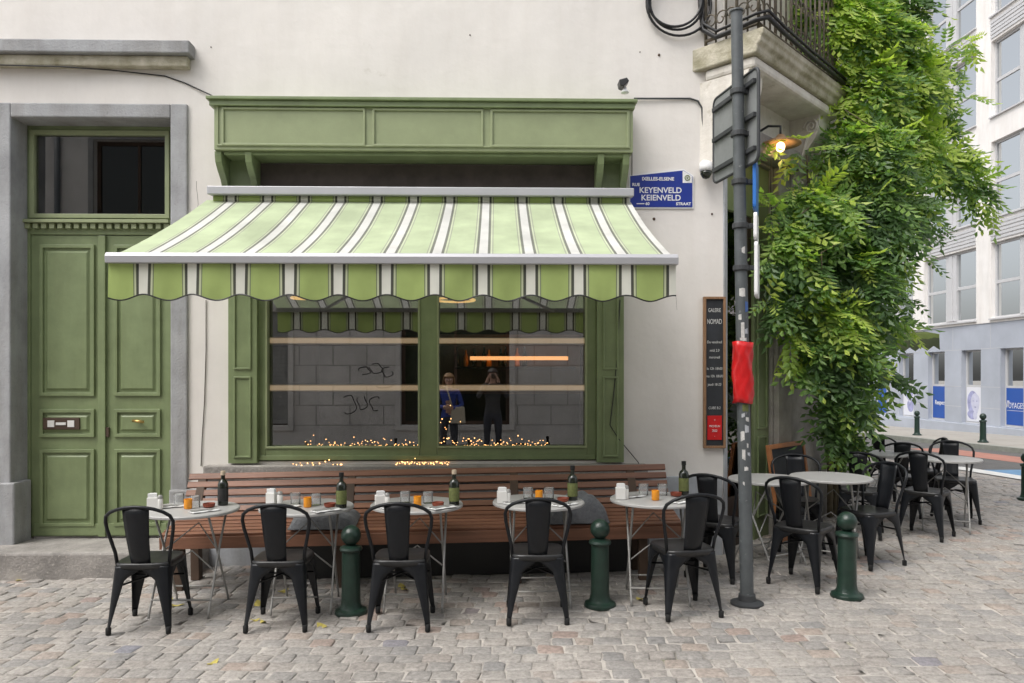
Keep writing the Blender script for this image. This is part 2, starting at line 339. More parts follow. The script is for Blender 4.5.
def panel_wall(mb, x0, x1, z0, z1, holes, y0, y1):
    xs = sorted({x0, x1, *[v for h in holes for v in h[:2]]}); zs = sorted({z0, z1, *[v for h in holes for v in h[2:]]})
    xs = [v for v in xs if x0 <= v <= x1]; zs = [v for v in zs if z0 <= v <= z1]
    def inside(cx, cz): return any(h[0] < cx < h[1] and h[2] < cz < h[3] for h in holes)
    idx = {}
    vv = []
    def V(x, y, z):
        k = (round(x, 5), y, round(z, 5))
        if k not in idx: idx[k] = len(vv); vv.append((x, y, z))
        return idx[k]
    ff = []
    nx, nz = len(xs) - 1, len(zs) - 1
    solid = [[not inside((xs[i] + xs[i + 1]) / 2, (zs[j] + zs[j + 1]) / 2) for j in range(nz)] for i in range(nx)]
    S = lambda i, j: 0 <= i < nx and 0 <= j < nz and solid[i][j]
    for i in range(nx):
        for j in range(nz):
            if not solid[i][j]: continue
            a, b, c, d = xs[i], xs[i + 1], zs[j], zs[j + 1]
            ff.append((V(a, y0, c), V(b, y0, c), V(b, y0, d), V(a, y0, d))); ff.append((V(a, y1, d), V(b, y1, d), V(b, y1, c), V(a, y1, c)))
            if not S(i - 1, j): ff.append((V(a, y1, c), V(a, y0, c), V(a, y0, d), V(a, y1, d)))
            if not S(i + 1, j): ff.append((V(b, y0, c), V(b, y1, c), V(b, y1, d), V(b, y0, d)))
            if not S(i, j - 1): ff.append((V(a, y1, c), V(b, y1, c), V(b, y0, c), V(a, y0, c)))
            if not S(i, j + 1): ff.append((V(a, y0, d), V(b, y0, d), V(b, y1, d), V(a, y1, d)))
    return mb.add(vv, ff)
def ring(mb, x0, x1, z0, z1, wd, y0, y1):     # mitred picture-frame moulding, front at y0
    O = [(x0, z0), (x1, z0), (x1, z1), (x0, z1)]; I = [(x0 + wd, z0 + wd), (x1 - wd, z0 + wd), (x1 - wd, z1 - wd), (x0 + wd, z1 - wd)]
    vv = [(x, y0, z) for x, z in O] + [(x, y0, z) for x, z in I] + [(x, y1, z) for x, z in O] + [(x, y1, z) for x, z in I]
    ff = []
    for i in range(4):
        j = (i + 1) % 4
        ff += [(i, j, 4 + j, 4 + i), (8 + i, 12 + i, 12 + j, 8 + j), (i, 8 + i, 8 + j, j), (4 + i, 4 + j, 12 + j, 12 + i)]
    return mb.add(vv, ff)
def field(mb, x0, x1, z0, z1, y0, y1, c=.02):  # raised panel field with sloped edge
    return mb.add([(x0, y1, z0), (x1, y1, z0), (x1, y1, z1), (x0, y1, z1), (x0 + c, y0, z0 + c), (x1 - c, y0, z0 + c), (x1 - c, y0, z1 - c), (x0 + c, y0, z1 - c)],
                  [(4, 5, 6, 7), (0, 1, 5, 4), (1, 2, 6, 5), (2, 3, 7, 6), (3, 0, 4, 7)])
_dg = None
def text(name, body, size, T, m, parent=None, depth=.001, align='CENTER', width=1.0, shear=0.0, bold=0.0):
    cu = bpy.data.curves.new(name, 'FONT'); cu.body = body; cu.size = size; cu.align_x = align; cu.align_y = 'CENTER'; cu.extrude = depth; cu.shear = shear; cu.offset = bold; cu.resolution_u = 3
    o = bpy.data.objects.new(name, cu); COL.objects.link(o); bpy.context.view_layer.update()
    me = bpy.data.meshes.new_from_object(o.evaluated_get(bpy.context.evaluated_depsgraph_get())); COL.objects.unlink(o); bpy.data.objects.remove(o)
    me.transform(T @ Matrix.Diagonal((width, 1, 1, 1))); me.materials.clear(); me.materials.append(MATS[m])
    q = bpy.data.objects.new(name, me); COL.objects.link(q)
    if parent: q.parent = parent
    return q
def face_T(p, xdir=(1, 0, 0), up=(0, 0, 1)):   # text lying in the plane of xdir and up at p
    x = Vector(xdir).normalized(); z = Vector(up); n = x.cross(z)
    return Matrix(((x.x, z.x, n.x, p[0]), (x.y, z.y, n.y, p[1]), (x.z, z.z, n.z, p[2]), (0, 0, 0, 1)))
def arc(c, r, a0, a1, n, plane='xz'):
    out = []
    for i in range(n + 1):
        a = a0 + (a1 - a0) * i / n; u, v = r * cos(a), r * sin(a)
        out.append({'xz': (c[0] + u, c[1], c[2] + v), 'xy': (c[0] + u, c[1] + v, c[2]), 'yz': (c[0], c[1] + u, c[2] + v)}[plane])
    return out

# ------------------------------------------------------------------ ground, road, pavement
def sheet(name, m, xs, ys, dz, kind='structure'):
    vv = [(x, y, gz(x, y) + dz) for y in ys for x in xs]; n = len(xs)
    ff = [(j * n + i, j * n + i + 1, (j + 1) * n + i + 1, (j + 1) * n + i) for j in range(len(ys) - 1) for i in range(n - 1)]
    o = MB().add(vv, ff).build(name, m); o['kind'] = kind; return o
XS = [-300, -40, -9, -6, -3, 0, 3, 4, 6, 8.4, 12, 30, 80, 300]; YS = [-300, -60, -20, -10, -5, 0, 1.33, 4, 8, 12, 16, 20, 24, 60, 300]
sheet('ground', 'mortar', XS, YS, -.007)
def cobbles():
    vv, ff, tint = [], [], []
    W, D = .142, .124
    bond = RNG.uniform(0, 1, 400)
    th = radians(-4); ct, st_ = cos(th), sin(th)
    nr = 0
    prof = ((0.0, -.03), (0.0, -.005), (.007, .0), (.35, .0012))
    for j in range(-90, 142):
        v0 = j * D
        off = bond[(j + 90) % 400] * .3 + (j % 2) * .5
        u = -8.2 + off * W
        while u < 8.6:
            wd = W * random.uniform(.86, 1.22); u0, u1 = u, u + wd; u = u1
            uc = (u0 + u1) / 2; vc = v0 + D / 2 + .045 * sin(uc * .9 + j * .05)
            x, y = uc * ct - vc * st_, uc * st_ + vc * ct
            if x > 8.36 or x < -7.2 or y < -9.2 or y > 16.5: continue
            if x < 2.0 and y > -.02: continue
            if x >= 2.0 and x < 4.33 and y > (x - 2.06) * .994 - .02: continue
            if 3.0 < y and x < 4.3: continue
            if y > 9 and x < 4.3: continue
            hw, hd = wd / 2 - random.uniform(.002, .008), D / 2 - random.uniform(.002, .007)
            rot = random.gauss(0, .035) + th; cr_, sr = cos(rot), sin(rot); hz = random.gauss(0, .0026); tx, ty = random.gauss(0, .018), random.gauss(0, .018)
            base = len(vv); z0 = gz(x, y)
            jit = [(random.gauss(0, .005), random.gauss(0, .005)) for _ in range(8)]
            oct_ = [(-1, -.84), (-.87, -1), (.87, -1), (1, -.84), (1, .84), (.87, 1), (-.87, 1), (-1, .84)]
            for ins, dz in prof:
                for k, (a, b) in enumerate(oct_):
                    if ins < .1: lx, ly = a * (hw - ins) + jit[k][0], b * (hd - ins) + jit[k][1]
                    else: lx, ly = a * hw * .45, b * hd * .45
                    vv.append((x + lx * cr_ - ly * sr, y + lx * sr + ly * cr_, z0 + dz + hz + lx * tx + ly * ty))
            for i in range(3):
                for k in range(8): ff.append((base + i * 8 + k, base + i * 8 + (k + 1) % 8, base + i * 8 + 8 + (k + 1) % 8, base + i * 8 + 8 + k))
            ff.append(tuple(base + 24 + k for k in range(8)))
            t_ = random.random(); tint += [t_] * 32
    o = MB(); o.v, o.f = vv, ff; ob = o.build('cobblestones', 'cobble', smooth=True); ob['kind'] = 'structure'
    a = ob.data.attributes.new('tint', 'FLOAT', 'POINT'); a.data.foreach_set('value', np.array(tint, dtype=np.float32))
cobbles()
YR = [-60, -20, -10, -5, 0, 1.33, 4, 8, 12, 16, 20, 24, 60]
sheet('road', 'asphalt', [8.42, 12.25], YR, .002)
sheet('road_marking', 'road_white', [8.46, 8.85], [-8, 0, 1.33, 4, 7.2], .006); sheet('road_marking', 'road_blue', [8.85, 9.9], [-8, 0, 1.33, 4, 6.6], .0062)
sheet('road_marking', 'road_red', [10.5, 11.5], [-8, 0, 1.33, 4, 8, 12.0], .0064)
k = MB(); 
for a, b in zip(YR[:-1], YR[1:]):
    za, zb = gz(12, a), gz(12, b)
    k.add([(12.25, a, za - .1), (12.45, a, za - .1), (12.45, a, za + .12), (12.25, a, za + .12), (12.25, b, zb - .1), (12.45, b, zb - .1), (12.45, b, zb + .12), (12.25, b, zb + .12)],
          [(0, 3, 7, 4), (3, 2, 6, 7), (1, 5, 6, 2)])
k.build('kerb', 'kerb_stone')['kind'] = 'structure'
sheet('pavement', 'paving', [12.45, 16.3], YR, .116)

# ------------------------------------------------------------------ the cafe building
cafe = empty('cafe_building', (0, 0, 0), 0, 'off white corner house with green shopfront, green double door and balcony', 'building')
DX0, DX1 = fx(12), fx(172); DZ1 = fz(118, 0, 90)                 # door opening
WX0, WX1 = fx(256), fx(598); WZ0, WZ1 = fz(461), fz(168)         # shop window opening
DZ0 = fz(541, .0, 90) + .0
wall = MB(); panel_wall(wall, -11, 2.06, -.4, 7.2, [(DX0, DX1, -.4 + .0001, DZ1), (WX0, WX1, WZ0, WZ1)], 0.0, .32)
wall.build('wall', 'wall_paint', cafe)
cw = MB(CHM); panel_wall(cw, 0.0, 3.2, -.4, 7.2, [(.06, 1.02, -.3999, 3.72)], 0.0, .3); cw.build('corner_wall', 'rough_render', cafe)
up = MB(CHM); up.box(-.0, 3.2, -.012, -.002, 3.95, 7.2); up.build('upper_corner_render', 'white_paint', cafe)
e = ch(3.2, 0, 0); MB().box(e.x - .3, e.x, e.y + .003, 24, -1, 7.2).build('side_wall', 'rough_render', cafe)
MB().box(-11, 2.0, 6, 6.2, -.4, 7.0).build('rear_wall', 'rough_render', cafe); MB().box(-11, e.x - .01, .33, 24, 7.02, 7.15).build('roof', 'grey_stone', cafe)
# plinth
pl = MB(); pl.box(fx(648), 2.045, -.035, -.001, -.3, fz(476, 0, 690)); pl.build('plinth', 'plinth_paint', cafe, bevel=.006)
pl = MB(); pl.box(fx(201), fx(648) - .002, -.03, -.001, -.4, fz(471) - .03); pl.build('plinth', 'plinth_paint', cafe, bevel=.006)
# corner return strip
MB(CHM).box(.0, .058, -.012, -.001, -.3, 3.7).build('corner_strip', 'plinth_paint', cafe)
# ledge upper left
lg = MB(); zt, zm, zb = fz(40, -.12, 90), fz(53, -.12, 90), fz(66, -.08, 90)
lg.box(-9, fx(189, -.14), -.14, -.001, zm, zt); lg.build('ledge', 'bluestone', cafe, bevel=.01)
MB().box(-9, fx(187, -.09), -.09, -.001, zb, zm - .001).build('ledge_moulding', 'mossy_stone', cafe, bevel=.012)
# stone door surround
s = MB(); zt = fz(103, -.03, 90); x1 = fx(187, -.03)
s.box(fx(-30), DX0 + .004, -.03, .26, -.3, zt); s.box(DX0 + .0041, DX1 - .0041, -.03, .26, DZ1 - .004, zt - .0005); s.box(DX1 - .004, x1, -.03, .26, -.3, zt)
s.build('door_surround', 'bluestone', cafe, bevel=.012)
MB().box(DX1 - .009, fx(201, -.05), -.052, .2, -.3, fz(490, -.05, 180)).build('surround_base', 'bluestone', cafe, bevel=.015); MB().box(fx(-30), DX0 + .05, -.052, .2, -.3, fz(483, -.05, 10)).build('surround_base', 'bluestone', cafe, bevel=.015)
# doorstep
sp = at(60, 553, -.36); MB().box(-9, fx(140, -.36) + .45, -.36, .22, -.4, sp.z).build('doorstep', 'grey_stone', cafe, bevel=.02)
# front door
DY = .22
dx0, dx1 = fx(27, DY), fx(172, DY); dzb = sp.z + .004; dzt = fz(235, DY, 100)
front = MB(); front.box(dx0 - .12, dx0 + .035, DY - .01, DY + .08, dzb, fz(118, DY, 100)); front.box(dx1 - .012, dx1 + .13, DY - .01, DY + .08, dzb, fz(118, DY, 100))
tz0, tz1 = fz(219, DY, 100), fz(131, DY, 100)
front.box(dx0 + .035, dx1 - .012, DY - .01, DY + .08, tz1, fz(118, DY, 100)); front.box(dx0 + .035, dx1 - .012, DY - .012, DY + .08, dzt, tz0)
door = front.build('front_door', 'green_paint', cafe, bevel=.004)
cz = fz(228, DY, 100); d = MB(); d.box(dx0 - .02, dx1 + .0, DY - .08, DY - .012, cz + .035, cz + .065)
x = dx0 + .01
while x < dx1 - .05:
    d.box(x, x + .045, DY - .055, DY - .012, cz - .015, cz + .032); x += .074
d.build('dentil_cornice', 'green_light', door, bevel=.003)
fr = MB(); ring(fr, dx0 + .037, dx1 - .014, tz0 + .002, tz1 - .002, .04, DY - .03, DY + .04); fr.build('transom_frame', 'green_light', door, bevel=.004)
MB().box(dx0 + .06, dx1 - .03, DY + .01, DY + .016, tz0 + .02, tz1 - .02).build('transom_pane', 'shop_glass', door)
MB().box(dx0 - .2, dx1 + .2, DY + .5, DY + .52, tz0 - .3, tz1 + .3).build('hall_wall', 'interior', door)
xm = fx(105, DY)
for (a, b_, side) in ((dx0 + .037, xm - .004, 0), (xm + .004, dx1 - .014, 1)):
    lf = MB(); lf.box(a, b_, DY, DY + .05, dzb + .01, dzt - .004)
    for (p0, p1) in ((245, 396), (409, 437), (449, 526)):
        za, zb_ = fz(p1, DY, 100), fz(p0, DY, 100); ring(lf, a + .085, b_ - .085, za, zb_, .032, DY - .022, DY + .001); field(lf, a + .135, b_ - .135, za + .05, zb_ - .05, DY - .016, DY + .001, .022)
    lf.box(a + .03, b_ - .03, DY - .012, DY + .001, dzb + .02, dzb + .13)
    if side == 0: lf.box(b_ - .045, b_ + .02, DY - .03, DY - .001, dzb + .012, dzt - .01)
    leaf = lf.build('door_leaf', 'green_paint', door, bevel=.004)
mz = fz(423.5, DY, 64); mc = fx(63, DY)
mb_ = MB(); mb_.box(mc - .165, mc + .165, DY - .03, DY - .008, mz - .055, mz + .055); mb_.build('letter_box', 'timber_dark', door, bevel=.006)
f2 = MB(); f2.box(mc - .12, mc - .06, DY - .036, DY - .029, mz - .03, mz + .03); f2.box(mc + .06, mc + .12, DY - .036, DY - .029, mz - .03, mz + .03); f2.box(mc - .045, mc + .045, DY - .036, DY - .029, mz - .012, mz + .012); f2.build('name_plate', 'porcelain', door)
hx, hz_ = fx(141, DY), fz(421, DY, 141); h = MB(); h.tube([(hx - .05, DY - .05, hz_ + .006), (hx, DY - .06, hz_), (hx + .05, DY - .05, hz_ - .006)], .013, 8); h.tube([(hx, DY - .0, hz_), (hx, DY - .06, hz_)], .011, 8); h.build('door_handle', 'brass', door, smooth=True)
lz = fz(432, DY, 109); MB().box(xm + .01, xm + .045, DY - .022, DY - .001, lz - .045, lz + .045).build('lock_plate', 'timber_dark', door, bevel=.004)

# shop window
shop = MB(); GY = .06
fx0, fx1 = fx(258, .0), fx(596, .0); fz0, fz1 = fz(460), fz(180)
ml, mr_ = fx(420, .0), fx(437, .0)
shop.box(fx0, fx(266), -.01, .12, fz0, fz1); shop.box(fx(587), fx1, -.01, .12, fz0, fz1); shop.box(ml, mr_, -.011, .12, fz0, fz1)
shop.box(fx(266), ml, -.01, .12, fz0, fz(448)); shop.box(mr_, fx(587), -.01, .12, fz0, fz(448))
win = shop.build('shop_window', 'green_paint', cafe, bevel=.006)
bd = MB(); ring(bd, fx(266) - .001, ml + .001, fz(448) - .001, fz1, .018, -.022, .05); ring(bd, mr_ - .001, fx(587) + .001, fz(448) - .001, fz1, .018, -.022, .05); bd.build('glazing_bead', 'green_light', win, bevel=.003)
for a, b_ in ((fx(266), ml), (mr_, fx(587))): MB().box(a + .004, b_ - .004, GY, GY + .008, fz(448) + .004, fz1 - .01).build('pane', 'shop_glass', win)
bs = MB(); bs.box(fx0 + .01, fx1 - .01, -.025, -.011, fz0 + .004, fz0 + .045); bs.build('bottom_bead', 'green_paint', win, bevel=.004)
# pilasters
for a, b_ in ((228, 257), (597, 624)):
    p = MB(); xa, xb = fx(a, -.06), fx(b_, -.06); za, zb_ = fz(463, -.06), fz(150, -.06)
    p.box(xa, xb, -.06, -.002, za, zb_)
    zm = fz(373, -.06)
    for q0, q1 in ((za + .05, zm - .03), (zm + .03, fz(200, -.06))):
        ring(p, xa + .05, xb - .05, q0, q1, .018, -.074, -.059)
    p.build('pilaster', 'green_paint', cafe, bevel=.004)
# fascia box
FB = -.30
fa, fb = fx(214, FB), fx(633, FB); ft, f0 = fz(103, FB), fz(151, FB)
fs = MB(); fs.box(fa, fb, FB, -.002, f0, ft)
ia, ib = fx(222, FB), fx(629, FB); m1, m2 = fx(369, FB), fx(487, FB)
for q0, q1 in ((ia, m1 - .03), (m1 + .03, m2 - .03), (m2 + .03, ib)):
    ring(fs, q0, q1, fz(147, FB), fz(109, FB), .02, FB - .016, FB + .001)
ring(fs, fa + .025, fb - .025, f0 + .03, ft - .025, .015, FB - .012, FB + .001)
fas = fs.build('fascia_box', 'green_light', cafe, bevel=.004)
cn = MB(); cn.box(fa - .05, fb + .03, FB - .06, -.002, ft + .002, ft + .03); cn.box(fa - .03, fb + .012, FB - .035, -.002, ft - .045, ft + .001); cn.build('fascia_cornice', 'green_paint', fas, bevel=.005)
sf = MB(); sf.box(fa + .07, fb - .07, FB + .04, -.003, f0 - .03, f0 - .002); sf.build('soffit', 'green_paint', fas, bevel=.004)
hd = MB(); hd.box(fx(247), fx(606), -.03, .1, fz(200), f0 - .04); hd.build('shutter_housing', 'dark_recess', fas)
for pxx in (221, 251, 600, 625):
    xa = fx(pxx, -.2); zt_ = f0 - .003
    poly = [(-.075, zt_ - .34), (-.002, zt_ - .34), (-.002, zt_), (-.275, zt_), (-.275, zt_ - .03), (-.262, zt_ - .09), (-.21, zt_ - .15), (-.14, zt_ - .21), (-.095, zt_ - .28)]
    MB().prism(poly, 'x', xa - .028, xa + .028).build('corbel', 'green_paint', fas, bevel=.004)
# sill
sx0, sx1 = fx(203, -.1), fx(648, -.1); MB().box(sx0, sx1, -.11, .05, fz(480, -.1), fz(465.5, -.11)).build('window_sill', 'grey_stone', cafe, bevel=.012)

# side door on the cut corner
sdr = MB(CHM); sdr.box(.062, .12, .06, .16, -.2, 3.715); sdr.box(.70, 1.018, .04, .16, -.2, 3.715); sdr.box(.12, .70, .06, .16, 3.2, 3.715)
for q0, q1 in ((.25, 1.05), (1.12, 2.6)): ring(sdr, .76, .97, q0, q1, .02, .024, .041)
sd_o = sdr.build('side_door', 'green_paint', cafe, bevel=.004)
q = MB(CHM); q.box(.122, .20, .07, .13, -.2, 3.198); q.box(.62, .698, .07, .13, -.2, 3.198); q.box(.20, .62, .07, .13, -.2, .5); q.build('door_leaf', 'dark_brown', sd_o, bevel=.004)
MB(CHM).box(.2, .62, .095, .103, .5, 3.198).build('pane', 'shop_glass', sd_o)
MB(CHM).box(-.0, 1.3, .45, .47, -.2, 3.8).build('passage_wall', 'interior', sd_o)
MB(CHM).box(.03, 1.32, -.16, -.001, 3.74, 3.93).build('door_lintel', 'grey_stone', cafe, bevel=.015)
MB(CHM).box(1.03, 1.34, -.06, -.001, -.3, 3.738).build('door_jamb', 'rough_render', cafe, bevel=.01)
# balcony
bz = 4.40
bp_ = [at(694, 50, -.0)]
bal = MB(CHM)
prof = [(.2, 0.0), (-.41, 0.0), (-.42, .03), (-.42, .06), (-.455, .085), (-.455, .13), (-.475, .145), (-.475, .20), (.2, .20)]
bal.prism(prof, 'x', -.20, 1.75)
T_ = CHM
bo = bal; bo_v = [(p[0], p[1], p[2] + bz) for p in bo.v]; bo.v = bo_v
balc = bo.build('balcony', 'mossy_stone', cafe, bevel=.012)
un = MB(CHM); un.box(-.16, 1.7, -.385, .1, bz - .10, bz - .002); un.build('underside', 'white_paint', balc, bevel=.03)
for t0 in (-.15, 1.4):
    br = MB(CHM); pp = []
    for i in range(15):
        a = i / 14; pp.append((-.27 * (1 - a) ** 1.4 - .05 - .06 * sin(a * pi * 2.0), bz - .11 - .75 * a))
    poly = [(.22, bz - .101)] + [(-.345, bz - .101)] + pp + [(.22, bz - .95)]
    br.prism(poly, 'x', t0, t0 + .26)
    for sx_ in (t0 - .006, t0 + .266):
        br.tube([(sx_, -.235 + .075 * cos(a) * (1 - a / 14), bz - .21 + .085 * sin(a) * (1 - a / 14)) for a in np.linspace(0, 12, 40)], .014, 6)
        br.tube([(sx_, -.10 - .05 * cos(a) * (1 - a / 14), bz - .78 + .05 * sin(a) * (1 - a / 14)) for a in np.linspace(0, 12, 30)], .012, 6)
        br.tube([(sx_, -.20 + .15 * a, bz - .30 - .4 * a - .05 * sin(a * 3)) for a in np.linspace(0, 1, 10)], .016, 6)
    br.build('bracket', 'white_paint', balc, bevel=.006)
rl = MB(CHM); zb0, zb1 = bz + .26, bz + 1.2
path = [(-.15, .1), (-.15, -.41), (1.7, -.41), (1.7, -.02)]
for zz, rr in ((zb0, .016), (zb1, .022)): rl.tube([(a, b_, zz) for a, b_ in path], rr, 6)
pts = [(-.15, .09 - .1 * i, 1) for i in range(6)] + [(-.15 + .11 * i, -.41, 0) for i in range(0, 17)]
for i, (a, b_, sd2) in enumerate(pts):
    rl.tube([(a, b_, zb0 - .04), (a, b_, zb1)], .009 if i % 3 else .014, 6)
    for zc, r0 in ((zb0 + .16, .06), (zb0 + .45, .05), (zb0 + .75, .06)):
        sg = 1 if i % 2 else -1; sp_ = [(1.1 * r0 * (1 - q / 9) * cos(q), r0 * (1 - q / 9) * sin(q) * 1.3) for q in np.linspace(0, 7.5, 18)]
        rl.tube([((a, b_ + .05 + sg * u, zc + v) if sd2 else (a + .05 + sg * u, b_, zc + v)) for u, v in sp_], .007, 5)
rl.build('railing', 'iron', balc, smooth=True)

# interior behind the shop window
room = MB(); rx0, rx1 = fx0 - .4, fx1 + .3
room.add([(rx0, .33, .5), (rx1, .33, .5), (rx1, 4, .5), (rx0, 4, .5), (rx0, .33, 3.7), (rx1, .33, 3.7), (rx1, 4, 3.7), (rx0, 4, 3.7)], [(0, 1, 2, 3), (7, 6, 5, 4), (3, 2, 6, 7), (0, 3, 7, 4), (2, 1, 5, 6)])
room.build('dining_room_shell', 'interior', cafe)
MB().box(fx0 + .02, fx1 - .02, .13, .5, fz0 - .05, fz(447, .1) - .03).build('inner_sill', 'dark_recess', win, bevel=.01)
for pyy in (341.5, 387.5):
    z = fz(pyy, .32); o = MB().box(fx0 - .02, fx1 + .02, .16, .34, z - .033, z + .033).build('wall_shelf', 'pale_wood', bevel=.005)
    MB().box(fx0, fx1, .153, .159, z - .022, z + .022).build('glow_strip', 'shelf_glow', o); tag(o, 'pale wooden shelf rail running behind both shop panes, ' + ('upper of the two' if pyy < 360 else 'lower of the two'), 'shelf', 'shelf rails behind the shop window')  # added glowing face that brightens the rail, no lamp of its own
z = fz(358.5, 3.6, 520); o = MB().box(at(470, 358, 3.6).x, at(568, 358, 3.6).x, 3.58, 3.62, z - .022, z + .03).build('glow_strip', 'led_warm'); tag(o, 'warm glowing light strip on the dark back wall inside the cafe', 'lamp')
MB().box(at(440, 362, 3.9).x, at(590, 362, 3.9).x, 3.905, 3.93, z - .5, z + .35).build('glow_board', 'frame_wood', cafe)  # board added behind the strip to catch its glow
for i in range(9):
    bx_ = at(458, 362, 3.7).x + .115 * i + random.uniform(-.03, .03); hb = random.uniform(.85, 1.1)
    bo_ = MB().lathe([(.034 * hb, 0), (.036, .01), (.036, .15 * hb), (.014, .20 * hb), (.013, .26 * hb), (.001, .262 * hb)], 12, (bx_, 3.72, z - .109)).build('bottle', 'amber' if i % 3 == 1 else 'bottle_glass', smooth='auto'); tag(bo_, 'bottle on the lit bar shelf deep inside the cafe', 'bottle', 'bottles on the bar shelf')
o = MB().box(at(455, 362, 3.7).x, at(575, 362, 3.7).x, 3.62, 3.9, z - .14, z - .11).build('bar_shelf', 'dark_brown'); tag(o, 'dark bar shelf under the warm light strip inside the cafe', 'shelf')
def fairy(name, x0, x1, ya, yb, zf, n, label, hump=None):
    root = empty(name, ((x0 + x1) / 2, (ya + yb) / 2, zf(x0)), 0, label, 'string lights'); inv = Matrix.Translation(-root.location)
    wpts, bm_ = [], MB(inv)
    for i in range(n):
        xx = x0 + (x1 - x0) * (i + random.random()) / n; hh = abs(random.gauss(0, 1)) * (.022 + (hump(xx) if hump else 0)); p = (xx, random.uniform(ya, yb), zf(xx) + .012 + hh)
        wpts.append(p)
        bm_.ball(p, random.uniform(.0032, .0056), 5)
    wpts.sort(key=lambda p: p[0]); MB(inv).tube(wpts, .0022, 4).build('wire', 'black_cable', root)
    b2 = bm_.build('bulbs', 'fairy_bulb', root); b2['kind'] = 'stuff'
zi = fz(447, .1) - .028
fairy('fairy_lights', fx(305, .2), fx(418, .2), .15, .3, lambda x: zi, 105, 'tangle of tiny warm fairy lights behind the left shop pane', lambda x: .012)
fairy('fairy_lights', fx(439, .2), fx(548, .2), .15, .3, lambda x: zi, 120, 'tangle of tiny warm fairy lights behind the right shop pane', lambda x: .014 + .17 * max(0, 1 - (x - fx(439, .2)) / .3))
zs = fz(465.5, -.11) + .001
fairy('fairy_lights', fx(395, -.08), fx(450, -.08), -.09, -.03, lambda x: zs - .01, 34, 'small heap of warm fairy lights on the stone window sill behind the middle table')
fairy('fairy_lights', fx(290, -.08), fx(345, -.08), -.1, -.04, lambda x: zs - .014, 14, 'few warm fairy lights on the stone sill left of the heap')
for (cpx, cpy, rr) in ((301, 298, .10), (455, 300, .21)):
    p = at(cpx, cpy, 1.2); rt = empty('pendant_lamp', p, 0, 'golden ring pendant lamp hanging inside behind the ' + ('left' if cpx < 400 else 'right') + ' shop pane', 'lamp')
    MB().tube([(rr * cos(a), rr * sin(a), 0) for a in np.linspace(0, 2 * pi, 33)[:-1]], .012, 6, closed=True).build('ring', 'ring_glow', rt, smooth=True)
    MB().tube([(rr, 0, 0), (0, 0, .35), (0, 0, 3.7 - p.z)], .003, 4).build('cord', 'black_cable', rt)

# ------------------------------------------------------------------ awning
AY0, AY1 = -.16, -1.80
az0 = fz(200, AY0); pb = at(420, 257.5, AY1); ax0, ax1 = fx(108.5, AY1), fx(676, AY1); ac = (ax0 + ax1) / 2
aw = empty('awning', (ac, -.1, az0), 0, 'green and white striped shop awning with scalloped valance over the window', 'awning'); AI = Matrix.Translation(-aw.location)
W2 = (ax1 - ax0) / 2
NX, NS = 188, 14
cv = MB()
zt0, zt1 = az0 - .01 - aw.location.z, pb.z + .0 - aw.location.z
cw2 = (fx(630, AY0) - fx(207, AY0)) / 2 - .03; cxo = (fx(630, AY0) + fx(207, AY0)) / 2 - ac
for j in range(NS + 1):
    a = j / NS; y = AY0 + (AY1 + .03 - AY0) * a + .1; z = zt0 + (zt1 - zt0) * a - .035 * sin(pi * a)
    for i in range(NX + 1):
        u = i / NX; xx = -W2 + 2 * W2 * u
        cv.v.append((xx, y, z + (.004 * sin(u * 37 + 1.3) + .006 * sin(u * 11 + a * 2)) * sin(pi * a)))
for j in range(NS):
    for i in range(NX): q = j * (NX + 1) + i; cv.f.append((q, q + NX + 1, q + NX + 2, q + 1))
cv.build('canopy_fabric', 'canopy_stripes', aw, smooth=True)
va = MB(); vh = .235; per = 3.71 / 11.75
NV = 8
for j in range(NV + 1):
    for i in range(NX + 1):
        xx = -W2 + 2 * W2 * i / NX; ph = ((xx + 10) / per) % 1
        bot = zt1 - .03 - vh - .019 * cos(2 * pi * ph); top = zt1 - .03
        va.v.append((xx, AY1 + .1 + .012 * sin(ph * 2 * pi + .6) * j / NV + .006 * sin(i * .11), top + (bot - top) * j / NV))
for j in range(NV):
    for i in range(NX): q = j * (NX + 1) + i; va.f.append((q, q + NX + 1, q + NX + 2, q + 1))
vo = va.build('valance', 'valance_stripes', aw, smooth=True)
tr_ = MB(); tr_.tube([va.v[NV * (NX + 1) + i] for i in range(NX + 1)], .005, 5); tr_.build('edge_piping', 'black_label', vo)
fbz = MB(); y = AY1 + .1; fbz.prism([(y - .03, zt1 - .045), (y + .03, zt1 - .045), (y + .035, zt1 + .0), (y + .02, zt1 + .025), (y - .02, zt1 + .025), (y - .034, zt1 + .0)], 'x', -W2 - .01, W2 + .01)
fbz.build('front_bar', 'aluminium', aw, bevel=.005)
cs = MB(); ca, cb = fx(207, AY0 - .1) - ac, fx(634, AY0 - .1) - ac; zc0 = fz(195.5, AY0 - .1) - aw.location.z; zc1 = fz(187, AY0 - .1) - aw.location.z
cs.prism([(-.19 + .1, zc0), (.03, zc0 + .01), (.03, zc1 + .004), (-.19 + .1, zc1)], 'x', ca, cb)
cs.v = [(a, b_ - .08, c) for a, b_, c in cs.v]
cs.build('cassette', 'aluminium', aw, bevel=.008)
rb = MB(); rb.tube([(ca + .03, -.06, zc0 - .02), (cb - .03, -.06, zc0 - .02)], .045, 12); rb.build('roller', 'valance_stripes', aw, smooth=True)
for sg in (-1, 1):
    am = MB(); x_ = sg * W2 * .72; el_ = (x_ - sg * .6, -.85, zt0 - .62)
    am.tube([(x_, -.02, zt0 - .2), el_], .022, 8); am.tube([el_, (x_, AY1 + .14, zt1 - .035)], .018, 8); am.ball(el_, .035, 8); am.build('folding_arm', 'aluminium', aw, smooth='auto')

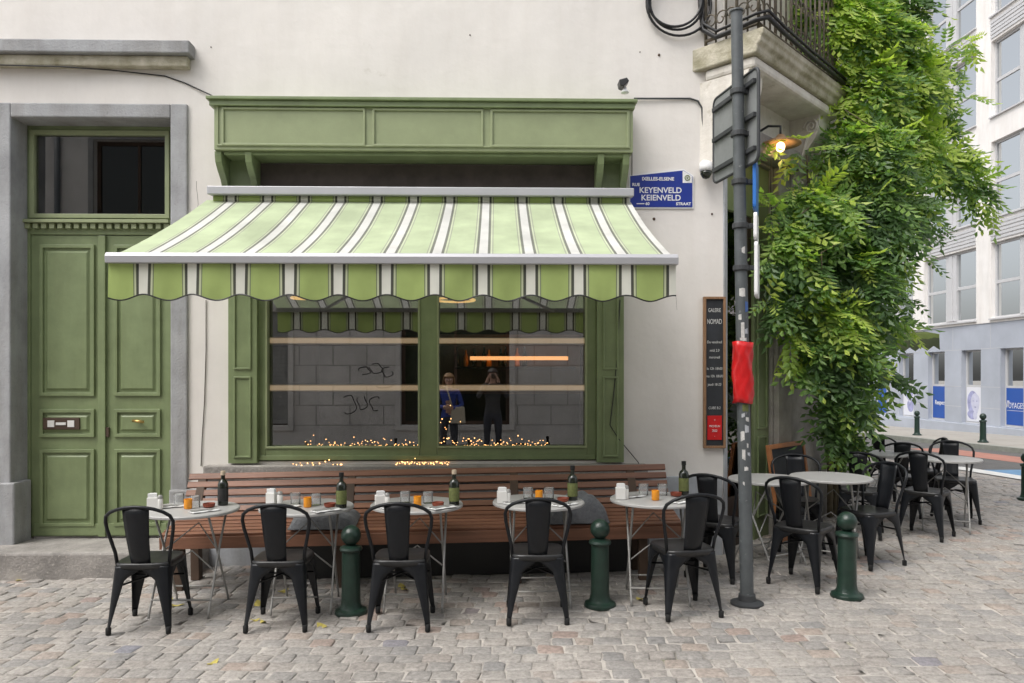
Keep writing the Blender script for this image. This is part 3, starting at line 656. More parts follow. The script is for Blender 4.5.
# ------------------------------------------------------------------ things on the wall
rc_ = random.Random(3)
for (px, py, n3, dx_, dy_) in ((668, 262, 8, 1.2, 7), (196, 180, 8, .4, 8)):
    pts = [at(px + dx_ * q + rc_.uniform(-2, 2), py + dy_ * q + rc_.uniform(-1.5, 1.5), -.0003) for q in range(n3)]
    MB().tube(pts, [.0018 * (1 - .6 * q / n3) for q in range(n3)], 4).build('crack', 'dark_recess', cafe)
for (px, py, r) in ((659, 55, .012), (654, 219, .014), (211, 47, .006), (470, 35, .007), (712, 214, .010), (180, 330, .012), (640, 52, .006)):
    MB().ball(at(px, py, -.001), r, 6).build('nail_hole', 'timber_dark', cafe)
# blue street plate
sy = -.012
P = lambda px, py: at(px, py, sy)
sg_ = empty('street_sign', at(661, 190, sy), 0, 'blue enamel street name plate with clipped corner right of the awning', 'sign'); SI = Matrix.Translation(-sg_.location)
def plate(pxs, y0, y1, m, nm):
    b = MB(SI); b.prism([(at(a, c, sy).x, at(a, c, sy).z) for a, c in pxs], 'y', y0, y1); return b.build(nm, m, sg_)
plate([(629, 208.5), (693.5, 208.5), (693.5, 175.5), (684, 169), (629, 175)], sy, -.002, 'white_enamel', 'border')
plate([(630.2, 207.2), (692.3, 207.2), (692.3, 176.3), (683.5, 170.5), (630.2, 176.2)], sy - .004, sy - .0005, 'blue_enamel', 'plate')
plate([(682.5, 183), (691.8, 183), (691.8, 176.3), (683.5, 170.9), (682.5, 171)], sy - .006, sy - .0045, 'white_enamel', 'emblem_field')
em = MB(SI); c = at(687.2, 178, sy); em.tube([(c.x + .022 * cos(a), sy - .007, c.z + .022 * sin(a)) for a in np.linspace(0, 2 * pi, 13)[:-1]], .005, 4, closed=True); em.ball((c.x, sy - .007, c.z), .009, 6); em.build('emblem', 'green_paint', sg_)
for body, px, py, sz, wd_ in (('IXELLES-ELSENE', 658, 179, .042, 1.0), ('RUE', 636, 184.7, .038, 1.0), ('KEYENVELD', 660.5, 190.5, .072, 1.0), ('KEIENVELD', 661, 198, .072, 1.0), ('STRAAT', 683.5, 204, .036, 1.05), ('60', 647.5, 203.8, .036, 1.0)):
    p = at(px, py, sy - .0055); text('lettering', body, sz, SI @ face_T(p), 'white_enamel', sg_, .0008, width=wd_, bold=.0012)
p = at(641, 203.8, sy); MB(SI).box(p.x - .04, p.x + .03, sy - .006, sy - .0045, p.z - .004, p.z + .004).build('rule', 'white_enamel', sg_)
# security cameras
p = at(706, 168, -.1); dc = empty('security_camera', p, 0, 'white dome security camera with black lens on the wall beside the street sign', 'camera')
MB().lathe([(.03, .06), (.055, .045), (.06, .0), (.055, -.03)], 16).build('housing', 'white_enamel', dc, smooth=True); MB().lathe([(.052, -.031), (.05, -.055), (.03, -.09), (.001, -.1)], 16).build('dome', 'bottle_glass', dc, smooth=True)
MB().box(-.035, .02, .0, .1, .03, .075).build('bracket', 'white_enamel', dc, bevel=.01)
p = at(625, 93, -.15); bc = empty('security_camera', p, 0, 'small black camera on a white foot above the fascia box', 'camera'); p2 = Matrix.Identity(4)
MB().lathe([(.035, 0), (.03, .02), (.014, .03), (.014, .05)], 12).build('foot', 'white_enamel', bc, smooth=True); MB().prism([(-.05, .05), (-.02, .04), (.03, .09), (.01, .12), (-.06, .10)], 'y', -.05, .06).build('body', 'camera_black', bc, bevel=.006)
# cables
def cable(name, pts, r, label, m='black_cable', closed=False):
    o = MB().tube(pts, r, 6, closed).build(name, m, smooth=True); return tag(o, label, 'cable')
cable('wall_cable', [at(-20, 64.5, -.1), at(60, 66.5, -.1), at(110, 70, -.03), at(165, 76, -.01), at(185, 83, -.01), at(213, 96, -.02), at(225, 96, -.1)], .006, 'thin cable running along the wall under the grey ledge to the fascia')
cable('wall_cable', [at(634, 98.5, -.02), at(690, 98.5, -.012), at(698, 101, -.012), at(702, 108, -.012), at(703, 128, -.012), at(705, 138, -.012), at(712, 156, -.012)], .009, 'grey cable on the wall from the fascia to the bracket of the balcony', 'post_dark')
cable('wall_cable', [at(206, 300, -.008), at(206, 350, -.008), at(204.5, 400, -.008), at(202, 440, -.008), at(201, 466, -.008)], .004, 'thin wire hanging on the white strip between door and shopfront', 'dark_recess')
cable('wall_cable', [at(620, 300, -.068), at(617, 360, -.068), at(613, 400, -.068), at(610, 425, -.068), at(618, 438, -.068), at(628, 450, -.02), at(638, 462, -.02), at(644, 472, -.012)], .004, 'dark wire strung down the right hand green pilaster')
cable('wall_cable', [at(628, 125, -.01), at(632, 150, -.01), at(632, 172, -.01), at(631, 200, -.01)], .004, 'thin wire hanging beside the right end of the fascia box', 'dark_recess')
cc = at(677, 4, -.05)
coil = []
for i in range(140):
    a = i / 140 * 2 * pi * 3.6; r = .30 - .035 * (i / 140) * 3 * abs(sin(i * .021)); coil.append((cc.x + r * cos(a) + .03 * sin(a * .28), -.03 - .012 * (i / 30), cc.z + r * sin(a) + .03 * (i / 140)))
cable('cable_coil', coil, .012, 'coil of thick black cable hung on the wall left of the balcony')
ed = [at(700, -12, -.03), at(701, 14, -.03), at(703, 30, -.04)] + [ch(-.22, .05, bz + .23), ch(-.22, .42, bz + .26), ch(-.14, .49, bz + .29), ch(.15, .5, bz + .25), ch(.8, .49, bz + .235), ch(1.3, .49, bz + .23), ch(1.74, .48, bz + .22)]
cable('balcony_cable', ed, .022, 'thick black cable laid along the edge of the balcony')
cable('balcony_cable', [p + Vector((.0, -.01, .05)) for p in ed], .014, 'thinner black cable tied above the thick one along the balcony edge')
# menu board
MY = -.012
mp = [at(703, 448, MY), at(725, 448, MY), at(725, 297, MY)]
mbd = empty('menu_board', (mp[0].x, MY, mp[0].z), 0, 'tall narrow chalkboard menu in wooden frame on the wall by the corner', 'menu board')
mw, mh = mp[1].x - mp[0].x, mp[2].z - mp[1].z
r_ = MB(); ring(r_, 0, mw, 0, mh, .022, -.03, .008); r_.build('frame', 'frame_wood', mbd, bevel=.003)
MB().box(.02, mw - .02, -.014, .006, .02, mh - .02).build('board', 'chalkboard', mbd)
def mt(body, v, size, m='chalk', wd_=1.0, shear=0.0, dy=-.0155, nm='lettering'):
    text(nm, body, size, face_T((mw / 2, dy, mh * v)), m, mbd, .0006, width=wd_, shear=shear)
mt('GALERIE', .91, .05, wd_=.62); mt('NOMAD', .835, .065, wd_=.55)
for body, v in (('Du vendredi', .70), ('midi 2.0', .645), ('mercredi', .60), ('lu 12h 18h00', .525), ('ma 10h 18h00', .475), ('jeudi 18-23', .42), ('CUBE B.2', .265)): mt(body, v, .034, shear=.1, wd_=.8)
MB().box(.035, mw - .035, -.02, -.0142, mh * .055, mh * .215).build('red_notice', 'red_plastic', mbd)
mt('MICHELIN', .145, .026, 'white_enamel', .85, dy=-.0215); mt('2022', .115, .03, 'white_enamel', .8, dy=-.0215); mt('+', .185, .03, 'white_enamel', dy=-.0215); mt('.', .085, .03, 'white_enamel', dy=-.0215)
# barn lamp
lp = ch(.62, .26, 3.86); bl = empty('wall_lamp', lp, 0, 'lit barn style wall lamp with copper shade under the balcony', 'lamp')
MB().lathe([(.03, .06), (.05, .03), (.09, .015), (.185, -.025), (.187, -.035), (.08, -.005), (.03, .02)], 28).build('shade', 'lamp_enamel', bl, smooth=True)
MB().ball((0, 0, -.055), .042, 10, 1.15).build('bulb', 'bulb_warm', bl, smooth=True)
MB().tube([(0, 0, .05), (0, 0, .14), tuple(-CN * .12 + Vector((0, 0, .17))), tuple(-CN * .26 + Vector((0, 0, .12)))], .012, 8).build('arm', 'post_dark', bl, smooth=True)
ll = bpy.data.lights.new('lamp_bulb_light', 'POINT'); ll.energy = .7; ll.color = (1, .65, .35); ll.shadow_soft_size = .05; lo = bpy.data.objects.new('lamp_bulb_light', ll); COL.objects.link(lo); lo.parent = bl; lo.location = (0, 0, -.12)
cable('lamp_cord', [ch(.66, .15, 3.72), ch(.65, .15, 3.45), ch(.67, .15, 3.2), ch(.64, .15, 3.1)], .005, 'loose cord dangling in the side doorway under the lamp')

# ------------------------------------------------------------------ chairs
def make_chair(label, group):
    t = empty('metal_chair', (0, 0, 0), 0, label, 'chair', group)
    # seat: rounded square pan
    s = MB(); n = 32
    def sq(r, z, dish=0):
        out = []
        for k in range(n):
            a = 2 * pi * k / n; c_, s_ = cos(a), sin(a); q_ = (abs(c_) ** 5 + abs(s_) ** 5) ** (-1 / 5)
            out.append((r * q_ * c_, r * q_ * s_, z))
        return out
    rings = [(.176, .415), (.181, .440), (.181, .450), (.174, .458), (.160, .456), (.10, .449), (.03, .446)]
    for r, z in rings: s.v += sq(r, z)
    for i in range(len(rings) - 1):
        for k in range(n): s.f.append((i * n + k, i * n + (k + 1) % n, (i + 1) * n + (k + 1) % n, (i + 1) * n + k))
    s.f.append(tuple((len(rings) - 1) * n + k for k in range(n)))
    s.build('seat', 'worn_seat', t, smooth=True, solid=.003)
    # splat
    b = MB(); rows = 9
    for j in range(rows):
        a = j / (rows - 1); z = .448 + (.832 - .448) * a; y = -.168 - .085 * a - .012 * sin(pi * a); hw = .062 + .024 * a
        for i in range(7):
            u = -1 + 2 * i / 6; b.v.append((hw * u, y + .012 * (u * u) - .004 * (abs(u) < .5), z))
    for j in range(rows - 1):
        for i in range(6): q = j * 7 + i; b.f.append((q, q + 1, q + 8, q + 7))
    b.build('backrest', 'black_metal', t, smooth=True, solid=.004)
    # hoop
    hp = [(-.168, -.125, .44), (-.176, -.135, .52), (-.194, -.152, .60), (-.211, -.172, .68), (-.216, -.186, .735), (-.204, -.206, .775), (-.168, -.228, .805), (-.115, -.243, .826), (-.06, -.252, .838), (0, -.254, .842)]
    hp = hp + [(-x, y, z) for x, y, z in hp[-2::-1]]
    MB().tube(hp, .0115, 10).build('back_hoop', 'black_metal', t, smooth=True)
    # legs: folded sheet metal, arched between
    for sx in (-1, 1):
        for sy_ in (-1, 1):
            lm = MB(); Z = [.438, .425, .405, .39, .37, .345, .31, .26, .20, .13, .07, .035]
            for z in Z:
                a = 1 - z / .438; bx = .170 + .036 * a; by = .170 + (.042 if sy_ < 0 else .028) * a
                if z > .36: w_ = .168 * (1 - ((.438 - z) / .078) ** 2.0 * .52) if z < .425 else .168
                else: w_ = .021 + .060 * ((z - .0) / .36) ** 1.25
                rr = .022
                prof_ = [(bx - w_, by), (bx - w_ * .5 - rr * .5, by + .002), (bx - rr, by), (bx - rr * .35, by - rr * .35), (bx, by - rr), (bx + .002, by - w_ * .5 - rr * .5), (bx, by - w_)]
                lm.v += [(sx * u, sy_ * v, z) for u, v in prof_]
            for i in range(len(Z) - 1):
                for k_ in range(6):
                    q = i * 7 + k_; lm.f.append((q, q + 1, q + 8, q + 7))
            lg_ = lm.build('leg', 'black_metal', t, smooth=True, solid=.0045)
            fx_, fy_ = sx * (.203 - .012), sy_ * (.170 + (.041 if sy_ < 0 else .027) - .012)
            MB().lathe([(.013, 0), (.017, .004), (.018, .045), (.012, .05)], 10, (fx_, fy_, 0)).build('foot_cap', 'rubber', lg_, smooth=True)
    cb_ = MB(); cb_.tube([(-.17, -.17, .30), (0, 0, .335), (.17, .165, .30)], .007, 6); cb_.tube([(.17, -.17, .30), (0, 0, .329), (-.17, .165, .30)], .007, 6); cb_.build('cross_brace', 'black_metal', t, smooth=True)
    return t
G1, G2 = 'black metal chairs along the bench', 'black metal chairs round the terrace tables'
TAB = ['leftmost', 'second from left', 'middle', 'second from right', 'rightmost']
front_feet = [((108, 638), (168, 632)), ((246, 634), (304, 632)), ((369, 634), (427, 631)), ((510, 627.5), (566, 624.5)), ((667.5, 622), (723, 618.5))]
rear = [on_ground((a[0] + b_[0]) / 2, (a[1] + b_[1]) / 2) for a, b_ in front_feet]
chair0 = None
BR = .205
def place_chair(p, rz, label, group):
    global chair0
    loc = (p[0], p[1], gz(p[0], p[1]) + .001)
    if chair0 is None:
        chair0 = make_chair(label, group); chair0.location = loc; chair0.rotation_euler = (0, 0, rz); return chair0
    return dup(chair0, loc, rz, label, group)
for i, p in enumerate(rear):
    rz = [radians(2), radians(1), 0, radians(-1), radians(11)][i]
    c = p + Vector((-sin(rz), cos(rz), 0)) * BR
    place_chair(c, rz, 'black metal chair before the bench at the %s of five small tables' % TAB[i], G1)
def facing(dx, dy): return atan2(-dx, dy)
RCH = [((1.80, -.72), (.62, .78), 'black metal chair just behind the sign pole, at the table nearest the corner'),
       ((2.38, -1.0), (.73, .68), 'black metal chair between sign pole and right hand bollard, back to the viewer'),
       ((2.80, .12), (-.25, -.97), 'black metal chair in front of the leaning chalkboard with orange wooden frame'),
       ((3.16, -.45), (-.93, -.36), 'black metal chair right of the table that stands behind the right hand bollard'),
       ((3.62, .62), (.5, .86), 'dark metal chair against the foot of the climbing plant, half hidden by nearer chair'),
       ((4.22, .50), (.73, .68), 'nearest black chair at the far right table, with its back to the viewer'),
       ((5.0, 1.28), (-.35, -.93), 'black metal chair on the far side of the far right table, facing the viewer'),
       ((5.2, 2.25), (-.95, .2), 'black metal chair seen side on behind the far right table, nearest the road'),
       ((5.15, 2.95), (.8, .55), 'smallest, farthest black metal chair of the terrace beside the climbing plant'),
       ((4.55, 1.62), (.3, .95), 'black metal chair with dark splat behind the round table next to the climbing plant')]
for (x, y), (dx, dy), lab in RCH: place_chair((x, y), facing(dx, dy), lab, G2)

# ------------------------------------------------------------------ bistro tables
def make_table(label, group):
    t = empty('bistro_table', (0, 0, 0), 0, label, 'table', group); R = .335; H = .73
    MB().lathe([(.30, H - .022), (R - .004, H - .022), (R, H - .018), (R, H - .006), (R - .006, H), (R - .02, H + .001), (.001, H - .001)], 48).build('tabletop', 'table_metal', t, smooth='auto')
    for sg, xx in ((1, .205), (-1, .190)):
        for sx in (-1, 1):
            x_ = sx * xx
            MB().tube([(x_, -.215 * sg, .004), (x_, -.20 * sg, .05), (x_ * .98, .02 * sg, .47), (x_ * .98, .16 * sg, H - .024)], .0085, 8).build('leg', 'rod_metal', t, smooth=True)
        MB().tube([(-xx, -.175 * sg, .12), (xx, -.175 * sg, .12)], .0065, 6).build('crossbar', 'rod_metal', t, smooth=True); MB().tube([(-xx, .158 * sg, H - .03), (xx, .158 * sg, H - .03)], .0065, 6).build('top_rail', 'rod_metal', t, smooth=True)
    MB().tube([(-.19, 0, .43), (0, .14, .60), (.19, 0, .43)], .006, 6).build('brace', 'rod_metal', t, smooth=True); MB().tube([(-.19, -.07, .30), (0, .02, .42), (.19, -.07, .30)], .006, 6).build('brace', 'rod_metal', t, smooth=True)
    return t
TX = [191, 307, 417, 538.5, 656]; TY = -1.27
G3 = 'small round tables along the bench'
tabs = []
for i, px in enumerate(TX):
    x = fx(px, TY); loc = (x, TY, gz(x, TY)); lab = 'small round grey bistro table before the bench, %s of the five' % TAB[i]
    tabs.append(make_table(lab, G3) if i == 0 else dup(tabs[0], loc, [0, .05, -.03, .04, -.06][i], lab, G3))
    tabs[-1].location = loc
for (x, y), rz, lab in (((2.33, -.40), .5, 'round grey bistro table partly behind the sign pole beside the building corner'), ((2.88, -.36), -.6, 'round grey bistro table just behind the right hand bollard'), ((4.22, 1.4), .4, 'round grey bistro table close to the foot of the climbing plant'), ((4.62, .85), -.5, 'far right round bistro table standing toward the road')):
    dup(tabs[0], (x, y, gz(x, y)), rz, lab, 'round tables of the corner terrace')

# things on the five tables
def bottle(loc, label, cap, lab_m, h=.25):
    t = empty('bottle', loc, random.uniform(0, 6), label, 'bottle', 'dark bottles on the bench tables'); k = h / .25
    MB().lathe([(.034, 0), (.037, .004), (.037, .155), (.030, .175), (.015, .19), (.0135, .235), (.016, .237), (.016, .245), (.001, .246)], 20).build('glass_body', 'bottle_glass', t, smooth='auto')
    MB().lathe([(.0165, .222), (.0172, .226), (.0172, .252), (.001, .254)], 14).build('cap', cap, t, smooth='auto')
    MB().lathe([(.0374, .03), (.0378, .032), (.0378, .125), (.0374, .127)], 20).build('paper_label', lab_m, t, smooth='auto')
BOT = [(223, 505, 'cork', 'black_label', 'dark bottle with pale stopper on the leftmost bench table'), (344, 508, 'rubber', 'bottle_label', 'dark bottle with green label on the second bench table from the left'),
       (455, 505, 'cork', 'bottle_label', 'dark green bottle with pale stopper on the middle bench table'), (572.5, 500, 'rubber', 'bottle_label', 'tall black capped bottle with yellow green label on the second bench table from the right'),
       (689, 494, 'rubber', 'bottle_label', 'plain dark wine bottle on the rightmost bench table')]
def on_table(px, py, i):
    H = tabs[i].location.z + .732; d_ = _ray(px, py); p = CAMP + d_ * ((H - CAMP.z) / d_.z)
    c = Vector((tabs[i].location.x, TY)); v = Vector((p.x, p.y)) - c
    if v.length > .285: v = v * (.285 / v.length)
    return (c.x + v.x, c.y + v.y, H)
TN = ['leftmost bench table', 'second bench table from the left', 'middle bench table', 'second bench table from the right', 'rightmost bench table']
for i, (px, py, cap, lm_, lab) in enumerate(BOT): bottle(on_table(px, py, i), lab, cap, lm_)
def tumbler(loc, label):
    t = empty('drinking_glass', loc, 0, label, 'glass', 'upturned tumblers on the bench tables')
    MB().lathe([(.034, 0), (.035, .002), (.036, .085), (.0335, .085), (.032, .008), (.001, .008)], 20).build('glass_wall', 'tumbler', t, smooth='auto')
    MB().lathe([(.0362, .010), (.0364, .012), (.0369, .078), (.0366, .080)], 20).build('printed_band', 'frosted', t, smooth='auto'); return t
def candle(loc, label):
    t = empty('candle_holder', loc, 0, label, 'candle', 'amber candle glasses on the bench tables'); MB().lathe([(.026, 0), (.028, .003), (.028, .07), (.025, .07), (.024, .05), (.001, .05)], 20).build('amber_glass', 'amber', t, smooth='auto'); MB().lathe([(.02, .0505), (.02, .056), (.001, .058)], 12).build('wax', 'cork', t)
def dish(loc, label):
    o = MB().lathe([(.03, 0), (.04, .006), (.043, .028), (.039, .028), (.034, .012), (.001, .010)], 20).build('condiment_bowl', 'red_dish', smooth='auto'); o.location = loc; tag(o, label, 'bowl', 'small red bowls on the bench tables')
def canister(loc, label):
    t = empty('napkin_holder', loc, random.uniform(-.3, .3), label, 'napkin holder', 'white table canisters')
    MB().box(-.036, .036, -.028, .028, 0, .085).build('holder', 'porcelain', t, bevel=.004)
    n_ = MB()
    for k_ in range(4): n_.box(-.031 + .004 * k_, .031 - .003 * k_, -.022 + .012 * k_, -.014 + .012 * k_, .05, .115 - .007 * (k_ % 2))
    n_.build('napkins', 'paper', t, bevel=.003)
def shaker(loc, label):
    t = empty('salt_shaker', loc, 0, label, 'shaker', 'white shakers on the bench tables')
    MB().lathe([(.019, 0), (.021, .003), (.020, .07), (.017, .075)], 14).build('body', 'porcelain', t, smooth='auto'); MB().lathe([(.0185, .0755), (.019, .09), (.012, .1), (.001, .1)], 14).build('lid', 'rod_metal', t, smooth='auto')
def cutlery(loc, rz, label):
    t = empty('cutlery_set', loc, rz, label, 'cutlery', 'napkins with cutlery on the bench tables')
    n_ = MB(); NN = 8
    for j in range(NN + 1):
        for i_ in range(5): n_.v.append((-.045 + .0225 * i_ + .004 * sin(j * 1.3), -.10 + .2 * j / NN, .004 + .004 * abs(sin(i_ * 1.7 + j * .9))))
    for j in range(NN):
        for i_ in range(4): q = j * 5 + i_; n_.f.append((q, q + 1, q + 6, q + 5))
    n_.build('napkin', 'paper', t, smooth=True, solid=.004)
    k_ = MB(); k_.tube([(-.015, -.10, .014), (-.013, 0, .014)], .004, 6); k_.box(-.021, -.007, 0, .09, .012, .0145); k_.build('knife', 'rod_metal', t)
    k_ = MB(); k_.tube([(.018, -.10, .014), (.016, .02, .014)], .004, 6); k_.box(.006, .026, .02, .045, .012, .0145)
    for u in (.008, .013, .019, .024): k_.tube([(u, .044, .0135), (u, .085, .016)], .0015, 4)
    k_.build('fork', 'rod_metal', t)
ITEMS = [  # (glass, glass, candle, dish, canister, shaker, cutlery a, cutlery b)
    [(179, 505), (195, 507), (188, 508.5), (209, 507), (153, 509), (160, 509), (172, 507), (205, 511.5)],
    [(295.5, 504), (316, 505), (307.5, 507), (330, 507), (272, 504), (280, 505), (286, 507), (327, 511)],
    [(405, 502.5), (428, 503), (417.5, 506), (438, 506), (380, 507), (387, 507), (396, 508), (447, 509)],
    [(528, 498.5), (549, 498.5), (539, 500), (563, 501.5), (502, 503), (508, 503), (516, 503), (565, 505)],
    [(643.5, 495), (662.5, 495), (655.5, 500), (676, 496), (620.5, 499), (626, 499), (632, 497), (682, 502)]]
for i, it in enumerate(ITEMS):
    tumbler(on_table(*it[0], i), 'clear tumbler left of the amber candle on the ' + TN[i]); tumbler(on_table(*it[1], i), 'clear tumbler right of the amber candle on the ' + TN[i])
    candle(on_table(*it[2], i), 'amber candle glass on the ' + TN[i]); dish(on_table(*it[3], i), 'small red brown bowl beside the bottle on the ' + TN[i])
    canister(on_table(*it[4], i), 'white napkin holder at the left edge of the ' + TN[i]); shaker(on_table(*it[5], i), 'white shaker beside the napkin holder on the ' + TN[i])
    cutlery(on_table(*it[6], i), radians(-60), 'white napkin and cutlery on the left side of the ' + TN[i]); cutlery(on_table(*it[7], i), radians(-48), 'white napkin and cutlery on the right side of the ' + TN[i])

# ------------------------------------------------------------------ slatted bench
bxl, bxr = at(160, 545, -.87).x, at(684, 534, -.87).x
bcx = (bxl + bxr) / 2; hl = (bxr - bxl) / 2
bench = empty('slatted_bench', (bcx, -.55, gz(bcx, -.55)), 0, 'long red brown slatted wooden bench with curved back along the shop wall', 'bench'); bench.rotation_euler = (0, -atan2(.018, 1), 0)
# seat and back are children in the bench's own frame: y measured from its middle, ground at 0
prof_b = [(.27, .83), (.235, .765), (.20, .70), (.165, .635), (.125, .575), (.065, .535), (.0, .51), (-.07, .492), (-.14, .478), (-.21, .466), (-.275, .452)]
def slat(mb, c, tdir, wd_, th):
    t_ = Vector((0, tdir[0], tdir[1])).normalized(); n_ = Vector((0, -t_.z, t_.y)); 
    if n_.z < 0: n_ = -n_
    a = Vector((0, c[0], c[1])); poly = []
    for u, v in ((-1, -1), (1, -1), (1, 1), (-1, 1)): q = a + t_ * wd_ / 2 * u + n_ * th / 2 * v; poly.append((q.y, q.z))
    mb.prism(poly, 'x', -hl, hl)
bk, st2 = MB(), MB()
for i in range(len(prof_b)):
    a = Vector(prof_b[max(0, i - 1)]); b_ = Vector(prof_b[min(len(prof_b) - 1, i + 1)]); slat(bk if i < 5 else st2, prof_b[i], (b_ - a), .052, .026)
st2.box(-hl, hl, -.322, -.298, .345, .437)
bk.build('backrest', 'bench_wood', bench, bevel=.004); st2.build('seat', 'bench_wood', bench, bevel=.004)
for u in (-hl + .08, -hl * .34, hl * .34, hl - .34):
    l = MB(); l.box(u, u + .07, -.27, -.19, 0, .43); l.box(u, u + .07, .06, .14, 0, .50); l.box(u, u + .068, -.19, .06, .36, .43)
    l.prism([(.06, .50), (.14, .50), (.30, .82), (.255, .82)], 'x', u, u + .07); l.build('leg', 'timber_dark', bench, bevel=.004)
MB().box(-hl + .75, hl - .36, .02, .045, .0, .47).build('shade_panel', 'black_label', bench, bevel=.004)  # added black sheet standing in for the deep shade under the seat
# cushions left on the bench
def cushion(name, px, py, w_, rz, label, ht):
    p = at(px, py, -.72); n = 24; mb = MB()
    for j in range(13):
        v = -1 + 2 * j / 12
        for i in range(n + 1):
            u = -1 + 2 * i / n; e_ = max(0, (1 - abs(u) ** 4)) ** .5 * max(0, (1 - abs(v) ** 4)) ** .5
            wr = .012 * sin(u * 5 + v * 3) + .008 * sin(u * 13 - v * 6)
            mb.v.append((u * w_ / 2, v * .16, ht * e_ * (1 + .25 * sin(u * 2.5 + 1)) + wr * e_))
    for j in range(12):
        for i in range(n): q = j * (n + 1) + i; mb.f.append((q, q + 1, q + n + 2, q + n + 1))
    nb = len(mb.v); mb.v += [(x, y, -.004) for x, y, z in mb.v]
    for j in range(12):
        for i in range(n): q = nb + j * (n + 1) + i; mb.f.append((q, q + n + 1, q + n + 2, q + 1))
    o = mb.build(name, 'wool_grey', smooth='auto'); o.location = (p.x, -.72, bench.location.z + .018 * (p.x - bcx) + .503); o.rotation_euler = (radians(9), 0, rz); tag(o, label, 'cushion', 'grey cushions on the bench')
cushion('seat_cushion', 325, 523, .52, .03, 'dark grey cushion lying on the bench behind the second table from the left', .10)
cushion('folded_blanket', 575, 520, .50, .10, 'grey folded blanket heaped on the bench behind the second table from the right', .15)

# ------------------------------------------------------------------ bollards
def make_bollard(label, group):
    t = empty('bollard', (0, 0, 0), 0, label, 'bollard', group)
    MB().lathe([(.112, 0), (.115, .012), (.108, .028), (.082, .040), (.072, .06), (.066, .10), (.063, .42), (.062, .435), (.074, .440), (.080, .452), (.074, .468), (.058, .474), (.034, .482)], 28).build('post', 'bollard_green', t, smooth='auto')
    MB().lathe([(.036, .4825), (.034, .488)] + [(max(.001, .070 * sin(a)), .548 - .070 * cos(a)) for a in np.linspace(.52, pi, 14)], 24).build('ball_top', 'bollard_green', t, smooth=True); return t
GB = 'green ball topped bollards'
b0 = None
for (px, py, lab) in ((351, 613, 'green ball topped bollard between the second and third chair from the left'), (600, 606, 'green ball topped bollard between the two right hand chairs at the bench'), (847, 597, 'green ball topped bollard on open paving right of the sign pole'),
                      (1027, 500, 'dark bollard cut off by the right edge of the picture')):
    p = on_ground(px, py)
    if b0 is None: b0 = make_bollard(lab, GB); b0.location = p
    else: dup(b0, p, 0, lab, GB)
for (px, py, lab) in ((983, 447, 'far bollard on the opposite pavement under the portrait poster'), (917, 439, 'smaller far bollard on the opposite pavement near the climbing plant')):
    p = on_ground(px, py); p.z += .116; o = dup(b0, p, 0, lab, GB); o.scale = (1.15, 1.15, 1.25)

# ------------------------------------------------------------------ sign pole
pbase = on_ground(747, 604); pole = empty('sign_pole', pbase, 0, 'grey steel street pole with stickers, clamps and sign plates seen from behind', 'sign pole')
ptop = at(736.5, 12, pbase.y) - pbase; lean = ptop.x / ptop.z
pm = MB(); n_ = 12
pm.tube([(lean * ptop.z * i / n_, 0, .03 + (ptop.z - .03) * i / n_) for i in range(n_ + 1)], [.047 - .007 * i / n_ for i in range(n_ + 1)], 20); pm.build('pole', 'post_paint', pole, smooth='auto')
MB().lathe([(.115, 0), (.115, .014), (.09, .022), (.062, .028), (.058, .07), (.049, .075)], 24).build('base_flange', 'post_dark', pole, smooth='auto')
MB().lathe([(.05, 0), (.049, .01), (.001, .018)], 16, (ptop.x, 0, ptop.z)).build('pole_cap', 'post_paint', pole, smooth='auto')
def pz(py): return at(742, py, pbase.y).z - pbase.z
for py in (92, 134, 182, 226, 268):
    z = pz(py); c_ = MB(); c_.lathe([(.049, -.02), (.056, -.018), (.056, .018), (.049, .02)], 18, (lean * z, 0, z)); c_.box(lean * z + .03, lean * z + .11, -.02, .02, z - .016, z + .016); c_.build('clamp', 'post_dark', pole, bevel=.003)
# big plate
A = at(758.5, 66, pbase.y - .14); B = at(714, 98, pbase.y + .50)
ax, ay = (A - pbase).x, (A - pbase).y; bx, by = (B - pbase).x, (B - pbase).y
ztop = pz(66) * 1.0 - .05; zt_a = (at(758.5, 66, A.y) - pbase).z; zb_a = (at(758.5, 160, A.y) - pbase).z
dirv = Vector((bx - ax, by - ay, 0)); Ln = dirv.length; dirv.normalize(); nrm = Vector((-dirv.y, dirv.x, 0))
TS = Matrix.Translation(Vector((ax, ay, 0)) ) @ Matrix(((dirv.x, nrm.x, 0, 0), (dirv.y, nrm.y, 0, 0), (0, 0, 1, 0), (0, 0, 0, 1)))
spn = MB(TS); poly = []
rc = .05
for cx_, cz_, a0 in ((Ln - rc, zt_a - rc, 0), (rc, zt_a - rc, pi / 2), (rc, zb_a + rc, pi), (Ln - rc, zb_a + rc, 1.5 * pi)):
    for k_ in range(5): a = a0 + pi / 2 * k_ / 4; poly.append((cx_ + rc * cos(a), cz_ + rc * sin(a)))
spn.prism(poly, 'y', -.003, .003); sp_o = spn.build('sign_plate', 'sign_back', pole)
MB(TS).tube([(u, 0, v) for u, v in poly], .012, 6, closed=True).build('plate_rim', 'post_dark', sp_o, smooth=True)
rails = MB(TS)
side = 1 if (TS.inverted() @ Vector((0, 0, 0))).y > 0 else -1
for q in (.14, .5, .86):
    z = zb_a + (zt_a - zb_a) * q; y0, y1 = sorted((.004 * side, .03 * side)); rails.box(.02, Ln - .02, y0, y1, z - .016, z + .016)
rails.build('plate_rail', 'post_dark', sp_o, bevel=.003)
fe = MB(TS); y0, y1 = sorted((-.004 * side, -.012 * side)); fe.prism([(Ln * .0 + u * 1.0, v) for u, v in poly], 'y', y0, y1); fe.build('plate_face', 'white_enamel', sp_o)
